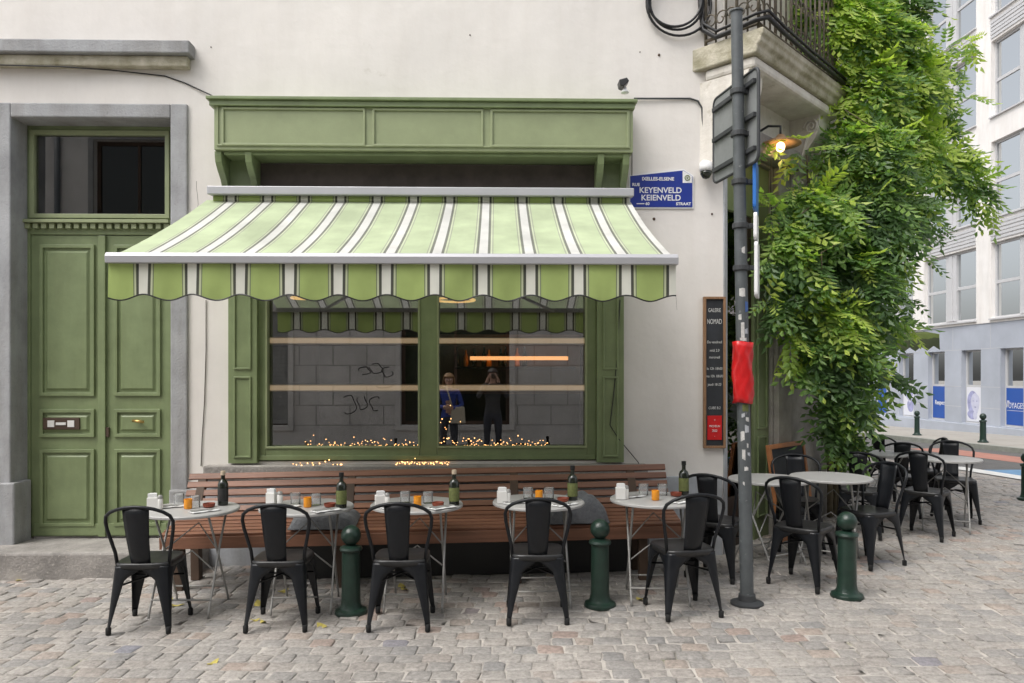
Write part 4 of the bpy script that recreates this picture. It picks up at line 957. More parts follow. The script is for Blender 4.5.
for (pa, pb_, m, dpt) in ((159, 210, 'blue_sign', .30), (213, 240, 'white_enamel', .22), (242, 297, 'white_enamel', .22)):
    za, zb_ = pz(pb_), pz(pa); zc = (za + zb_) / 2
    X0 = lean * zc + .085; dv = Vector((X0 + pbase.x, pbase.y - CAMP.y, 0)).normalized()
    dv = (Matrix.Rotation(radians(-3.5), 3, 'Z') @ dv); nv = Vector((dv.y, -dv.x, 0))
    TT = Matrix.Translation(Vector((X0, -.06, 0))) @ Matrix(((dv.x, nv.x, 0, 0), (dv.y, nv.y, 0, 0), (0, 0, 1, 0), (0, 0, 0, 1)))
    pm_ = MB(TT); rc = .03; poly = []
    for cx_, cz_, a0 in ((dpt - rc, zb_ - rc, 0), (rc, zb_ - rc, pi / 2), (rc, za + rc, pi), (dpt - rc, za + rc, 1.5 * pi)):
        for k_ in range(4): a = a0 + pi / 2 * k_ / 3; poly.append((cx_ + rc * cos(a), cz_ + rc * sin(a)))
    pm_.prism(poly, 'y', -.012, .012); pm_.build('sign_plate', m, pole, bevel=.003)
# stickers
def sticker(py0, py1, a0, a1, m):
    za, zb_ = pz(py1), pz(py0); sk = MB(); n2 = 6
    for j in (za, zb_):
        tl = random.uniform(-.006, .006)
        for i in range(n2 + 1): a = radians(a0 + (a1 - a0) * i / n2); rr = .0482 - .007 * j / ptop.z; sk.v.append((lean * j + rr * cos(a), rr * sin(a), j + tl * (i / n2 - .5) * 2 + random.uniform(-.003, .003)))
    for i in range(n2): sk.f.append((i, i + 1, n2 + 2 + i, n2 + 1 + i))
    sk.build('sticker', m, pole, smooth=True)
for (py0, py1, a0, a1, m_) in ((289, 297, -128, -74, 'sticker_white'), (302, 312, -76, -36, 'sticker_blue'), (315, 320, -140, -112, 'sticker_white'), (323, 338, -118, -88, 'sticker_white'), (329, 334, -84, -55, 'plinth_paint'), (338, 341, -130, -70, 'sticker_white'),
        (404, 411, -118, -62, 'bottle_label'), (413, 417, -126, -98, 'plinth_paint'), (417, 421, -90, -58, 'sticker_white'), (425, 432, -100, -62, 'plinth_paint'), (431, 440, -138, -104, 'sticker_white'), (443, 447, -85, -70, 'sticker_white'), (449, 459, -128, -100, 'sticker_white'), (452, 455, -80, -52, 'plinth_paint'), (466, 470, -110, -76, 'sticker_white'), (481, 484, -125, -110, 'sticker_white'), (248, 254, -100, -66, 'sticker_white'), (376, 380, -50, -30, 'sticker_white')):
    sticker(py0, py1, a0, a1, m_)
# red bag wrapped round the pole
rb_ = MB(); za, zb_ = pz(403), pz(342); NB, NZ = 28, 12
for j in range(NZ + 1):
    z = za + (zb_ - za) * j / NZ + .0
    for i in range(NB):
        a = 2 * pi * i / NB; r = .062 + .006 * sin(3 * a + j * .8) + .004 * sin(7 * a - j * 1.7) + (.012 if abs(a - 3.6) < .3 and j < 8 else 0); rb_.v.append((lean * z + r * cos(a) * 1.08, r * sin(a), z + .006 * sin(2 * a)))
for j in range(NZ):
    for i in range(NB): rb_.f.append((j * NB + i, j * NB + (i + 1) % NB, (j + 1) * NB + (i + 1) % NB, (j + 1) * NB + i))
rb_.v = [(a + pbase.x, b_ + pbase.y, c + pbase.z) for a, b_, c in rb_.v]
tag(rb_.build('plastic_wrap', 'red_plastic', smooth=True, solid=.002), 'red plastic sheet wrapped round the sign pole', 'plastic wrap')

# ------------------------------------------------------------------ leaning chalkboard
pa = Vector((2.72, .36, 0)); pb2 = Vector((3.30, .92, 0)); dv = (pb2 - pa); L_ = dv.length; dv.normalize(); nv = Vector((dv.y, -dv.x, 0)); g = gz(2.9, .5)
TL = Matrix(((dv.x, -nv.x, 0, 0), (dv.y, -nv.y, 0, 0), (0, 0, 1, 0), (0, 0, 0, 1))) @ Matrix.Rotation(radians(-8), 4, 'X')
ab = empty('chalkboard', (pa.x, pa.y, g), 0, 'blank chalkboard in orange brown wooden frame leaning on the wall under the climbing plant', 'chalkboard')
r_ = MB(TL); ring(r_, 0, L_, 0, .93, .045, -.02, .02); r_.build('frame', 'orange_wood', ab, bevel=.004); MB(TL).box(.03, L_ - .03, -.008, .012, .03, .9).build('board', 'chalkboard', ab)

# ------------------------------------------------------------------ climbing plant
vine = empty('climbing_vine', ch(2.3, .1, gz(3.7, 1.6)), 0, 'large wisteria climbing over the corner wall and balcony with hanging green leaves', 'climbing plant'); VI = Matrix.Translation(-vine.location)
BL = [(815, -5, 7.9, .5), (850, 20, 7.6, .45), (880, 40, 7.8, .42), (865, 95, 7.7, .5), (905, 85, 8.0, .42), (925, 95, 8.2, .25), (862, 160, 7.5, .5), (910, 150, 8.0, .38), (950, 160, 8.3, .3), (970, 185, 8.3, .22), (985, 205, 8.4, .12),
      (815, 215, 7.1, .38), (865, 220, 7.4, .50), (905, 205, 7.7, .31), (785, 235, 6.95, .24), (772, 208, 6.9, .14), (772, 262, 6.85, .14), (768, 300, 6.85, .12), (795, 195, 7.0, .2), (790, 335, 7.0, .16), (812, 365, 7.1, .2), (800, 265, 7.0, .32), (850, 275, 7.2, .42), (885, 262, 7.5, .27), (783, 300, 7.0, .24), (830, 315, 7.1, .36), (868, 312, 7.4, .27), (898, 320, 7.6, .15),
      (845, 355, 7.2, .34), (815, 340, 7.1, .24), (866, 350, 7.4, .2), (840, 395, 7.2, .28), (858, 400, 7.3, .2), (845, 432, 7.25, .2), (830, 425, 7.3, .16), (850, 450, 7.3, .14), (938, 120, 8.3, .22), (965, 95, 8.6, .10), (925, 60, 8.4, .27), (948, 48, 8.5, .14), (966, 42, 8.6, .10), (955, 70, 8.5, .12), (890, 5, 8.0, .45), (935, 225, 8.2, .14), (925, 260, 7.9, .12), (912, 300, 7.9, .12), (890, 375, 7.6, .10), (800, 150, 7.1, .10), (770, 145, 7.0, .06)]
def leafage():
    V_, F_, tint = [], [], []
    wts = np.array([max(.05, b[3] - .09) ** 1.8 for b in BL]); wts /= wts.sum()
    NL = 4300; nb = 0
    CL = RNG.normal(0, .16, len(BL))
    for q in range(NL):
        bi = RNG.choice(len(BL), p=wts); bpx, bpy, d_, r = BL[bi]; r = max(.05, r - .13)
        c = at(bpx, bpy, d_ + CAMP.y)
        v = RNG.normal(size=3); v /= np.linalg.norm(v)
        if v[1] > .35: v[1] *= -1
        rad = r * (RNG.random() ** .38) * (1.0 + max(0, RNG.normal(0, .10)))
        p = Vector((c.x + v[0] * rad * 1.02, c.y + v[1] * rad * .8, c.z + v[2] * rad * 1.02))
        # keep leaves in front of the walls
        t_ = (p - C0).dot(CD); out = (p - C0).dot(CN)
        if t_ < 3.2 and out < .06: p = p + CN * (.08 - out + RNG.random() * .1)
        od = Vector(v); dirn = (od * .6 + Vector((RNG.normal(0, .4), -.25 + RNG.normal(0, .3), -.62 + RNG.normal(0, .35)))).normalized()
        ln = RNG.uniform(.15, .34); nl = int(RNG.integers(3, 6))
        upv = (Vector((0, -.75, .62)) + od * .5 + Vector(RNG.normal(0, .28, 3))).normalized(); side = dirn.cross(upv).normalized(); upv = side.cross(dirn).normalized()
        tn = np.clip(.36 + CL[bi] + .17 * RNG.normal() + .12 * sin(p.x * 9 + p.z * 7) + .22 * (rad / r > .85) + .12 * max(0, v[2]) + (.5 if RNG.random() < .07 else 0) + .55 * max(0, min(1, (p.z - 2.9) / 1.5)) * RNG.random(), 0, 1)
        for k_ in range(nl + 1):
            for sg in ((-1, 1) if k_ < nl else (0,)):
                a = (k_ + .6) / (nl + .6); droop = -.10 * a * a
                o = p + dirn * ln * a + Vector((0, 0, droop * ln * 2.2))
                ld = (dirn * .62 + side * sg * .85 + Vector((0, 0, -.18))).normalized() if sg else dirn
                ll_ = ln * .40 * (1 - .35 * abs(a - .45)); wd_ = ll_ * .46
                sv = ld.cross(upv).normalized(); fold = upv * (-wd_ * .28)
                m_ = o + ld * ll_ * .42
                V_ += [o, m_ + sv * wd_ * .5 + fold, o + ld * ll_, m_ - sv * wd_ * .5 + fold, m_]
                F_ += [(nb, nb + 1, nb + 4), (nb + 1, nb + 2, nb + 4), (nb, nb + 4, nb + 3), (nb + 4, nb + 2, nb + 3)]; nb += 5
                tint += [float(np.clip(tn + RNG.normal(0, .05), 0, 1))] * 5
    o = MB(VI); o.v = [(p.x - vine.location.x, p.y - vine.location.y, p.z - vine.location.z) for p in V_]; o.f = F_
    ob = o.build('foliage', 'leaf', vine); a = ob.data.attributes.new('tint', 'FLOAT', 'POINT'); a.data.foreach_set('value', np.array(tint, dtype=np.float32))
leafage()
stm = MB(VI)
for t0, t1, z1, r in ((2.25, 2.0, 4.5, .035), (2.4, 2.7, 4.4, .028), (2.3, 1.4, 3.9, .022), (2.5, 2.9, 5.2, .03)):
    pts = []
    for i in range(12):
        a = i / 11; pts.append(ch(t0 + (t1 - t0) * a + .08 * sin(a * 9 + t1), .07 + .12 * a + .04 * sin(a * 7), -.08 + (z1 + .08) * a))
    stm.tube(pts, [r * (1 - .5 * i / 11) for i in range(12)], 8)
for (a, b_, dd) in (((835, 245, 6.75), (822, 270, 6.7), (823, 268)), ((800, 215, 6.8), (845, 200, 6.9), 0)):
    p0, p1 = at(a, 230, .15) if isinstance(a, (int, float)) else at(a[0], a[1], a[2] + CAMP.y), at(b_[0], b_[1], b_[2] + CAMP.y)
    stm.tube([p0, (p0 + p1) / 2 + Vector((-.08, -.03, .04)), p1], .006, 5)
for (x0, y0, d0, x1, y1, d1) in ((845, 110, 7.2, 895, 135, 7.3), (870, 150, 7.2, 885, 200, 7.2)):
    p0, p1 = at(x0, y0, d0 + CAMP.y), at(x1, y1, d1 + CAMP.y); stm.tube([p0, (p0 + p1) / 2 + Vector((0, -.05, -.06)), p1], .005, 5)
stm.build('stem', 'stem', vine, smooth=True)

# small striped awning round the corner
q0 = at(884, 350, 3.6); w0 = e.x + .01
aw2 = empty('side_awning', (w0, 4.3, 2.3), 0, 'small green striped awning round the corner, seen end on beyond the climbing plant', 'awning')
sa = MB(); N2 = 24
for j in range(7):
    a = j / 6
    for i in range(N2 + 1): sa.v.append((.02 + 1.75 * a, -.9 + 1.8 * i / N2, .30 - .38 * a - .03 * sin(pi * a)))
for i in range(N2 + 1): sa.v.append((1.78, -.9 + 1.8 * i / N2, -.27 - .03 * cos(i * 1.57)))
for j in range(7):
    for i in range(N2): q = j * (N2 + 1) + i; sa.f.append((q, q + 1, q + N2 + 2, q + N2 + 1))
sc_ = sa.build('canopy', 'valance_stripes', aw2, smooth=True)
MB().box(.0, .22, -.92, .92, .26, .42).build('cassette', 'post_dark', aw2, bevel=.02)

# ------------------------------------------------------------------ office building across the street
OX = 16.1
off = empty('office_building', (OX, 16, -.4), 0, 'modern office block with white upper floors above a blue grey stone ground storey', 'building')
OM = Matrix(((0, -1, 0, OX), (1, 0, 0, 0), (0, 0, 1, 0), (0, 0, 0, 1)))    # local x runs along the street (world y), local -y faces the street
OMI = Matrix.Translation(-off.location) @ Matrix(((0, 1, 0, OX), (1, 0, 0, 0), (0, 0, 1, 0), (0, 0, 0, 1)))  # local y>0 goes into the building (world +x)
gy = []; y = 22.6 - 6.67 - 6.0
def oy(px): return on_x(px, 375, OX).y
g0 = oy(1000.4); 
step = (oy(928) - oy(1000.4)) / 2; wdt = oy(961) - oy(980.4)
gwins = [(g0 - wdt + step * i, g0 + step * i) for i in range(-3, 8)]
gh1 = on_x(980, 349.5, OX).z; gh0 = on_x(978, 424, OX).z; pz1 = on_x(961, 386, OX).z; zb1 = on_x(978.5, 324, OX).z
gw = MB(OMI); panel_wall(gw, gwins[0][0] - 3, 60, -1.4, zb1, [(a, b_, gh0, gh1) for a, b_ in gwins], 0, .4); gw.build('ground_storey', 'office_blue', off)
for z in (gh1 + .02, (gh0 + gh1) / 2, gh0 + (gh1 - gh0) * .22):
    for (a, b_), (c_, d_) in zip(gwins[:-1], gwins[1:]): MB(OMI).box(b_ + .002, c_ - .002, -.004, -.0005, z - .008, z + .008).build('cladding_joint', 'office_grey', off)
for (a, b_), (c_, d_) in zip(gwins[:-1], gwins[1:]): MB(OMI).box((b_ + c_) / 2 - .006, (b_ + c_) / 2 + .006, -.004, -.0005, gh1 + .03, zb1 - .002).build('cladding_joint', 'office_grey', off)
MB(OMI).box(gwins[0][0] - 3, 60, -.06, -.002, -1.4, gh0 - .03).build('plinth', 'office_blue', off, bevel=.02)
# posters and windows of the ground storey
kinds = {}
for i, (a, b_) in enumerate(gwins):
    f_ = MB(OMI); ring(f_, a + .002, b_ - .002, gh0 + .002, gh1 - .002, .06, .16, .24); f_.box(a + .06, b_ - .06, .16, .24, pz1 - .03, pz1 + .04); wf = f_.build('window', 'office_grey', off)
    MB(OMI).box(a + .06, b_ - .06, .20, .21, pz1 + .04, gh1 - .06).build('pane', 'pane_glass', wf)
    MB(OMI).box(a + .01, b_ - .01, .5, .52, gh0, gh1).build('blind', 'office_dark', wf)
    j = i - 3
    if j < 0 or j > 5: kd = 'blue'
    else: kd = ['voya', 'face', 'respect', 'face2', 'blue', 'face'][j]
    blue = kd in ('blue', 'voya', 'respect')
    pp = MB(OMI).box(a + .062, b_ - .062, .15, .159, gh0 + .065, pz1 - .032).build('poster', 'poster_blue' if blue else 'poster_white', off)
    zc = (gh0 + pz1) / 2; mid = (a + b_) / 2; hh = (pz1 - gh0) / 2 - .06; hw_ = (b_ - a) / 2 - .07
    if kd == 'voya':
        wds = [('VOYAGES', .30, .2)]
        text('lettering', 'VOYAGES', .26, Matrix.Translation(-off.location) @ face_T((OX + .146, b_ - .45, zc + .04), (0, -1, 0)), 'poster_white', pp, .001, width=.72)
        lo_ = MB(OMI); lo_.box(b_ - .20, b_ - .10, .145, .149, zc + .02, zc + .20); lo_.build('logo', 'poster_pale', pp)
        MB(OMI).box(a + .1, b_ - .1, .146, .149, zc - .12, zc - .105).build('rule', 'poster_pale', pp)
    elif kd == 'respect':
        text('lettering', 'Respect', .22, Matrix.Translation(-off.location) @ face_T((OX + .146, mid, zc), (0, -1, 0)), 'poster_white', pp, .001, width=.9, bold=.004)
    elif kd.startswith('face'):
        im = MB(OMI)
        def blob(cx_, cz_, rx, rz_, y0, ph=0):
            poly = [(mid + hw_ * (cx_ + rx * cos(a_) * (1 + .08 * sin(3 * a_ + ph))), zc + hh * (cz_ + rz_ * sin(a_) * (1 + .06 * sin(2 * a_ + ph)))) for a_ in np.linspace(0, 2 * pi, 25)[:-1]]; im.prism(poly, 'y', y0, y0 + .001)
        if kd == 'face': blob(.25, .05, .68, .78, .1475); blob(.35, -.6, .55, .3, .1476, 1)
        else: blob(.1, .45, .55, .4, .1475); blob(-.1, -.3, .5, .5, .1476, 1.5)
        im.build('portrait_hair', 'poster_lilac', pp)
        im = MB(OMI)
        if kd == 'face': blob(-.02, .12, .50, .58, .1455, .5); blob(.0, -.62, .24, .28, .1458, 2)
        else: blob(.05, .25, .32, .38, .1455, .5)
        im.build('portrait_face', 'poster_pale', pp)
        im = MB(OMI)
        if kd == 'face': blob(-.2, .22, .10, .035, .143); blob(.2, .22, .10, .035, .143); blob(-.02, -.14, .13, .04, .143)
        else: blob(-.06, .33, .08, .03, .143); blob(.16, .33, .08, .03, .143); blob(.05, .08, .1, .03, .143)
        im.build('portrait_features', 'poster_lilac', pp)
# upper floors
per_ = oy(925) - oy(977) + (oy(977) - oy(992)); p0 = oy(992); pw = oy(977) - p0
bays = []
for i in range(-3, 9):
    s0 = p0 + pw + per_ * i; bays.append((s0, s0 + per_ - pw))
z_0 = on_x(992, 318.5, OX).z; FH = on_x(992, 218, OX).z - z_0; WH = on_x(992, 243, OX).z - z_0
holes = [(a, b_, z_0 + FH * f, z_0 + FH * f + WH) for a, b_ in bays for f in range(5)]
uw = MB(OMI); panel_wall(uw, bays[0][0] - 3, 60, zb1 + .001, z_0 + FH * 5, holes, -.03, .38); uw.build('upper_storeys', 'office_white', off)
for a, b_ in bays:
    for f in range(5):
        zl = z_0 + FH * f; zh = zl + WH; w4 = (b_ - a)
        fm = MB(OMI); ring(fm, a + .003, b_ - .003, zl + .003, zh - .003, .07, .10, .2)
        fm.box(a + w4 * .40, a + w4 * .60, .06, .2, zl + .07, zh - .07); fm.box(a + w4 * .47, a + w4 * .53, .03, .06, zl + .08, zh - .08)
        for u0, u1 in ((a + .07, a + w4 * .40), (a + w4 * .60, b_ - .07)): fm.box(u0, u1, .105, .19, zl + WH * .46, zl + WH * .50); fm.box(u0, u0 + .04, .10, .19, zl + .07, zh - .07)
        wo_ = fm.build('window', 'office_grey', off)
        for u0, u1 in ((a + .07, a + w4 * .40), (a + w4 * .60, b_ - .07)):
            MB(OMI).box(u0, u1, .14, .15, zl + .07, zh - .07).build('pane', 'pane_glass', wo_)
        cu_ = MB(OMI)
        cu_.add([(a + (b_ - a) * i / 60, .36 + .03 * sin(i * 1.3) + .015 * sin(i * 2.9), zz) for zz in (zl, zh) for i in range(61)], [(i, i + 1, 62 + i, 61 + i) for i in range(60)])
        cu_.build('curtain', 'curtain', wo_)
        MB(OMI).box(a - .03, b_ + .03, -.10, -.031, zl - .05, zl - .004).build('window_ledge', 'office_grey', wo_)
        if f in (0, 2):
            lv = MB(OMI); 
            for k_ in range(5): lv.box(a + .01, b_ - .01, -.062 - .006 * (k_ % 2), -.031, zh + .08 + .12 * k_, zh + .165 + .12 * k_)
            lv.build('louvre_panel', 'office_grey', wo_)
# a lower continuation of the street beyond, behind the plant
MB(OMI).box(bays[0][0] - 3, 60, .42, 6, -1.4, z_0 + FH * 5 + .3).build('block_core', 'office_dark', off)

# ------------------------------------------------------------------ the house across the lane (seen mirrored in the panes)
OY = -9.6
opp = empty('opposite_house', (0, OY, 0), 0, 'grey block house across the lane, mirrored in the shop panes', 'building')
PM = Matrix.Translation(-opp.location) @ Matrix.Translation((0, OY, 0)) @ Matrix.Rotation(pi, 4, 'Z')     # local x = -world x, local -y faces the lane
def W(x): return -x
gh = [(-.3 - .0, 2.1, .55, 3.05), (4.57, 6.9, .55, 3.05), (-5.0, -2.6, .55, 3.05), (-9.8, -7.4, .55, 3.05)]
uh = [(7.1, 8.97, 4.9, 6.9), (3.2, 4.9, 4.9, 6.9), (-.6, 1.1, 4.9, 6.9), (-4.4, -2.7, 4.9, 6.9), (-8.6, -6.9, 4.9, 6.9)]
ow = MB(PM); panel_wall(ow, -14, 14, -.4, 7.2, gh + uh, 0, .35); ow.build('wall', 'block_wall', opp)
jt = MB(PM)
for k_ in range(17):
    z = .55 + .44 * k_
    if z > 7.1: break
    for x0, x1 in ((-14, -9.82), (-7.38, -5.02), (-2.58, -.32), (2.12, 4.55), (6.92, 14)):
        if z < 3.1: jt.box(x0, x1, -.004, -.0005, z - .009, z + .009)
    for j in range(40):
        xx = -13.8 + j * .74 + (.37 if k_ % 2 else 0)
        if any(h[0] - .03 < xx < h[1] + .03 and h[2] - .45 < z < h[3] for h in gh + uh): continue
        if z < 3.1: jt.box(xx - .012, xx + .012, -.005, -.0006, z + .012, z + .428)
jt.build('block_joints', 'block_joint', opp)
for i, (a, b_, c_, d_) in enumerate(gh + uh):
    f_ = MB(PM); ring(f_, a + .002, b_ - .002, c_ + .002, d_ - .002, .08, .12, .2); f_.box((a + b_) / 2 - .03, (a + b_) / 2 + .03, .121, .19, c_ + .08, d_ - .08)
    wn = f_.build('window', 'timber_dark', opp); MB(PM).box(a + .08, b_ - .08, .15, .158, c_ + .08, d_ - .08).build('pane', 'bottle_glass', wn)
    f3 = MB(PM); ring(f3, a - .12, b_ + .12, c_ - .12, d_ + .12, .118, -.05, -.001); f3.build('window_surround', 'block_wall' if i < 4 else 'shutter_grey', wn, bevel=.01)
sh = MB(PM)
for k_ in range(26): sh.box(4.6, 6.88, .06 + .012 * (k_ % 2), .1, .58 + .095 * k_, .672 + .095 * k_)
sh.build('roller_shutter', 'shutter_grey', opp)
MB(PM).tube([(9.75, -.07, -.2), (9.75, -.07, 7.15)], .06, 10).build('drainpipe', 'post_paint', opp, smooth=True)
gr = MB(PM)
for cx_, cz_, r_1, a0, a1, sq_ in ((3.25, 1.0, .16, .9, 5.4, 1.3), (2.95, 1.05, .10, 2, 7, 1.6), (2.65, 1.02, .13, -2, 2.4, 1.2), (2.9, 1.75, .12, 0, 5, .7), (2.65, 1.8, .14, 1, 6.5, .8), (2.4, 1.72, .11, 3, 8, 1), (2.5, 1.45, .2, 3.4, 5.8, .4)):
    gr.tube([(cx_ + r_1 * cos(a) + .03 * sin(3 * a), -.001, cz_ + sq_ * r_1 * sin(a)) for a in np.linspace(a0, a1, 16)], .010, 6)
gr.build('graffiti', 'graffiti', opp, smooth=True)
MB(PM).box(-14, 14, .3, 5, 7.21, 7.35).build('roof', 'grey_stone', opp)

# ------------------------------------------------------------------ people standing by the viewpoint
def skin_body(name, chains, radii, root_i, parent, paint, sub=2):
    # chains: list of (list of points, list of radii); first chain's root_i is the pelvis; later chains start on an existing vertex index
    V_, E_, R_ = [], [], []
    for start, pts, rs in chains:
        prev = start
        for p, r in zip(pts, rs):
            V_.append(p); R_.append(r); i = len(V_) - 1
            if prev is not None: E_.append((prev, i))
            prev = i
    me = bpy.data.meshes.new(name); me.from_pydata(V_, E_, []); o = bpy.data.objects.new(name, me); COL.objects.link(o)
    md = o.modifiers.new('skin', 'SKIN')
    for i, sv in enumerate(me.skin_vertices[0].data): sv.radius = R_[i] if isinstance(R_[i], tuple) else (R_[i], R_[i]); sv.use_root = (i == root_i)
    md.use_smooth_shade = True; s2 = o.modifiers.new('sub', 'SUBSURF'); s2.levels = sub; s2.render_levels = sub
    bpy.context.view_layer.update(); m2 = bpy.data.meshes.new_from_object(o.evaluated_get(bpy.context.evaluated_depsgraph_get()))
    COL.objects.unlink(o); bpy.data.objects.remove(o)
    ms = paint[0]
    for m_ in ms: m2.materials.append(MATS[m_])
    idx = [paint[1](p.center) for p in m2.polygons]; m2.polygons.foreach_set('material_index', idx); m2.polygons.foreach_set('use_smooth', [True] * len(idx))
    q = bpy.data.objects.new(name, m2); COL.objects.link(q); q.parent = parent; return q
def hand(chains, wrist_i, w_, fwd, side, up_, curl=.5):
    w_ = Vector(w_); fwd = Vector(fwd).normalized(); side = Vector(side).normalized(); up_ = Vector(up_).normalized()
    n0 = sum(len(c[1]) for c in chains)
    chains.append((wrist_i, [w_ + fwd * .045, w_ + fwd * .075], [(.026, .016), (.03, .014)])); palm = n0
    for k_, (off_, ln) in enumerate(((.03, .062), (.011, .074), (-.009, .07), (-.028, .055))):
        b_ = w_ + fwd * .085 + side * off_; d1 = (fwd * cos(curl * .5) - up_ * sin(curl * .5)); d2 = (fwd * cos(curl * 1.4) - up_ * sin(curl * 1.4)); d3 = (fwd * cos(curl * 2.1) - up_ * sin(curl * 2.1))
        chains.append((palm + 1, [b_, b_ + d1 * ln * .45, b_ + d1 * ln * .45 + d2 * ln * .32, b_ + d1 * ln * .45 + d2 * ln * .32 + d3 * ln * .25], [.0095, .009, .0085, .007]))
    tb = w_ + fwd * .03 + side * .026; td = (fwd * .6 + side * .8).normalized()
    chains.append((palm, [tb, tb + td * .032, tb + td * .05 + fwd * .014, tb + td * .055 + fwd * .034], [.012, .011, .010, .008]))
def head_parts(root, hz, fy, hair_m, long_):
    # hz = head centre height; face looks along +y
    eye = MB()
    for sx in (-1, 1): eye.ball((sx * .031, fy + .083, hz + .005), .011, 8)
    eye.build('eyes', 'eye_white', root, smooth=True); ir = MB()
    for sx in (-1, 1): ir.ball((sx * .031, fy + .0905, hz + .005), .0055, 6)
    ir.build('irises', 'hair_dark', root, smooth=True)
    MB().lathe([(.001, -.006), (.02, -.003), (.022, 0), (.02, .003), (.001, .006)], 12, (0, fy + .090, hz - .062), 1, .45).build('mouth', 'lip', root, smooth=True)
    hr = MB(); n = 28
    prof_h = [(-.02, 1.05)] if not long_ else []
    rows = [(.115, .02), (.107, .05), (.085, .062), (.06, .10), (.03, .125), (.0005, .133)]
    top = [(.088 + .002, -.02), (.094, .02), (.092, .06), (.075, .095), (.045, .118), (.001, .128)]
    for r, z in top:
        for k_ in range(n):
            a = 2 * pi * k_ / n; yy = r * sin(a) * 1.18 - .014; zz = z
            if sin(a) > .25 and z < .055: zz = .055 + (z + .02) * .15; 
            hr.v.append((r * cos(a), fy + yy, hz + zz))
    for i in range(len(top) - 1):
        for k_ in range(n): hr.f.append((i * n + k_, i * n + (k_ + 1) % n, (i + 1) * n + (k_ + 1) % n, (i + 1) * n + k_))
    if long_:
        nb = len(hr.v); rows2 = [(.10, .03), (.108, -.04), (.112, -.12), (.10, -.20), (.08, -.25)]; m_ = 18
        for r, z in rows2:
            for k_ in range(m_ + 1):
                a = pi * .93 + (pi * 1.14) * k_ / m_; hr.v.append((r * cos(a), fy + r * sin(a) * .95 - .01, hz + z + .01 * sin(k_ * 2)))
        for i in range(len(rows2) - 1):
            for k_ in range(m_): q = nb + i * (m_ + 1) + k_; hr.f.append((q, q + 1, q + m_ + 2, q + m_ + 1))
    hr.build('hair', hair_m, root, smooth=True, solid=.016)
def person(loc, label, hgt, top_m, legs_m, hair_m, long_, arms, w=1.0):
    root = empty('person', loc, 0, label, 'person'); s = hgt / 1.75
    ch_ = [(None, [(0, 0, .95), (0, -.01, 1.08), (0, -.01, 1.22), (0, -.015, 1.36), (0, -.01, 1.45), (0, .0, 1.51), (0, .015, 1.56), (0, .02, 1.63), (0, .01, 1.69)],
            [(.15 * w, .105), (.135 * w, .10), (.15 * w, .11), (.16 * w, .105), (.085, .07), (.05, .05), (.055, .065), (.072, .088), (.062, .075)])]
    # nose and ears grown from the head
    ch_.append((7, [(0, .118, 1.606)], [.012]))
    for sx in (-1, 1): ch_.append((7, [(sx * .082, .005, 1.615)], [(.012, .016)]))
    for sx in (-1, 1): 
        ch_.append((0, [(sx * .09 * w, 0, .88), (sx * .10, .005, .68), (sx * .105, .015, .50), (sx * .11, -.005, .28), (sx * .115, -.02, .09), (sx * .12, .03, .05), (sx * .135, .14, .035)], [.092, .08, .06, .055, .04, .042, .032]))
    for sx, (elb, wr, fw) in zip((-1, 1), arms):
        ch_.append((3, [(sx * .175 * w, -.015, 1.405), elb, wr], [.062, .047, .033])); wi = sum(len(c[1]) for c in ch_) - 1
        hand(ch_, wi, wr, fw, Vector((-sx * .5, 0, .85)), Vector((sx, .2, .2)), .6)
    ps = [(a, [Vector(p) * s for p in pts], rs) for a, pts, rs in ch_]
    wr_s = [Vector(a[1]) * s for a in arms]
    def paint(c):
        for k_ in wr_s:
            if (c - k_).length < .17 * s and (c - k_).dot(Vector((0, 0, 0)) + Vector(arms[wr_s.index(k_)][2])) > -.005: return 2
        if c.z < .075 * s: return 3
        if c.z > 1.47 * s and abs(c.x) < .13 * s and abs(c.y) < .17: return 2
        return 1 if c.z < .93 * s else 0
    skin_body('body', ps, None, 0, root, ([top_m, legs_m, 'skin', 'shoe'], paint))
    head_parts(root, 1.625 * s, .015, hair_m, long_)
    return root
hy = -6.93
pg = person((-.06, hy, gz(0, hy)), 'person in dark jacket holding a camera to the face, mirrored in the pane', 1.78, 'dark_cloth', 'jeans', 'hair_dark', False,
            [((-.27, .10, 1.22), (-.10, .20, 1.50), (.1, .25, .8)), ((.27, .10, 1.22), (.10, .20, 1.50), (-.1, .25, .8))])
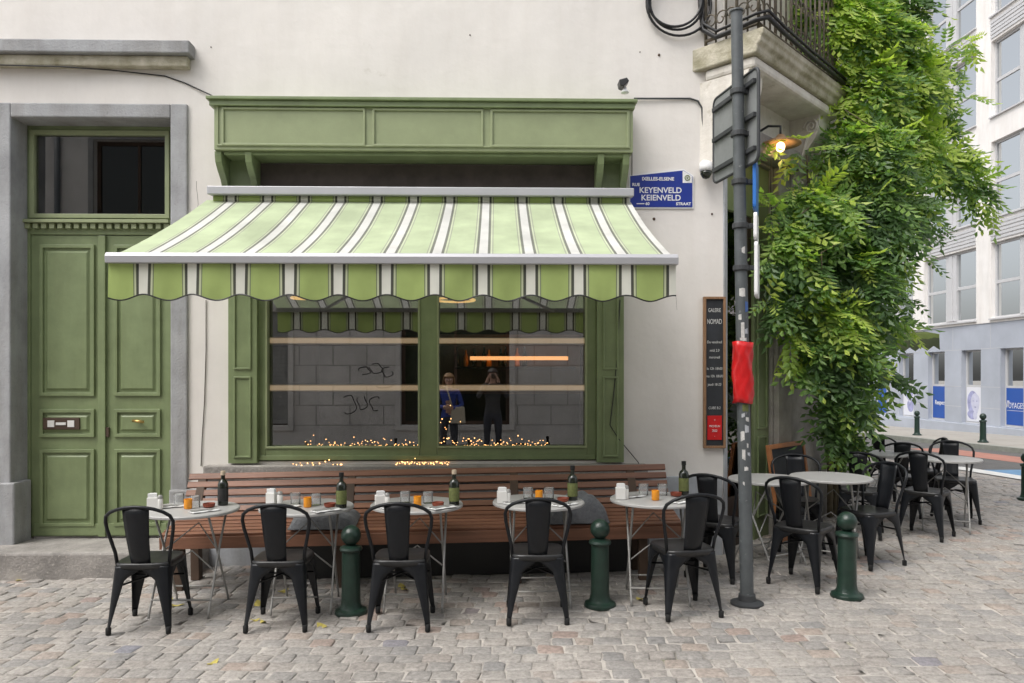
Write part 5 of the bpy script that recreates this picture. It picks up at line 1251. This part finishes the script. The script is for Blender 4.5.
wn_ = person((-.86, -6.75, gz(-.8, -6.7)), 'person with long blond hair, blue jacket and pale shoulder bag, mirrored in the pane', 1.70, 'blue_jacket', 'jeans', 'hair_blond', True,
            [((-.25, .02, 1.14), (-.08, .18, 1.12), (.8, .3, 0)), ((.25, .02, 1.14), (.08, .19, 1.10), (-.8, .3, 0))], .92)
ca_ = empty('camera_body', (-.02, -6.76, 1.635), 0, 'black photo camera held by the person in the dark jacket', 'camera'); MB().box(-.065, .065, -.035, .012, -.045, .04).build('housing', 'camera_black', ca_, bevel=.008); MB().lathe([(.032, 0), (.034, .03), (.03, .05)], 16).build('lens', 'camera_black', ca_, smooth='auto').rotation_euler = (-pi / 2, 0, 0)
bgp = empty('shoulder_bag', (-.70, -6.62, .78), 0, 'pale canvas shoulder bag hanging at the blue jacket', 'bag')
bm2 = MB(); bm2.prism([(-.13, 0), (.15, 0), (.13, .30), (-.10, .30)], 'y', -.04, .05); bm2.build('bag_body', 'canvas_bag', bgp, bevel=.02)
MB().tube([(-.09, 0, .29), (-.14, .04, .48), (-.20, -.02, .66), (-.26, -.13, .67), (-.24, -.25, .50), (-.1, -.18, .30), (.1, 0, .29)], .014, 6).build('strap', 'canvas_bag', bgp, smooth=True)

# ------------------------------------------------------------------ fallen leaves
for i, (px, py) in enumerate(((255, 621), (263, 623), (402, 587), (404, 590), (20, 580), (283, 592), (322, 627), (258, 605), (170, 600), (213, 664), (640, 600), (176, 606))):
    p = on_ground(px, py); r = random.uniform(.018, .032); pts = []
    for k_ in range(10): a = 2 * pi * k_ / 10; pts.append((r * cos(a) * (1.6 if k_ % 5 else 2.0), r * sin(a), .008 * cos(2 * a) + .006))
    mb = MB().add(pts + [(0, 0, .002)], [(k_, (k_ + 1) % 10, 10) for k_ in range(10)]); o = mb.build('fallen_leaf', 'dry_leaf', solid=.001); o.location = p + Vector((0, 0, .004)); o.rotation_euler = (random.uniform(-.2, .2), random.uniform(-.2, .2), random.uniform(0, 6)); tag(o, 'small yellow fallen leaf on the grey cobbles', 'leaf', 'fallen leaves on the cobbles')
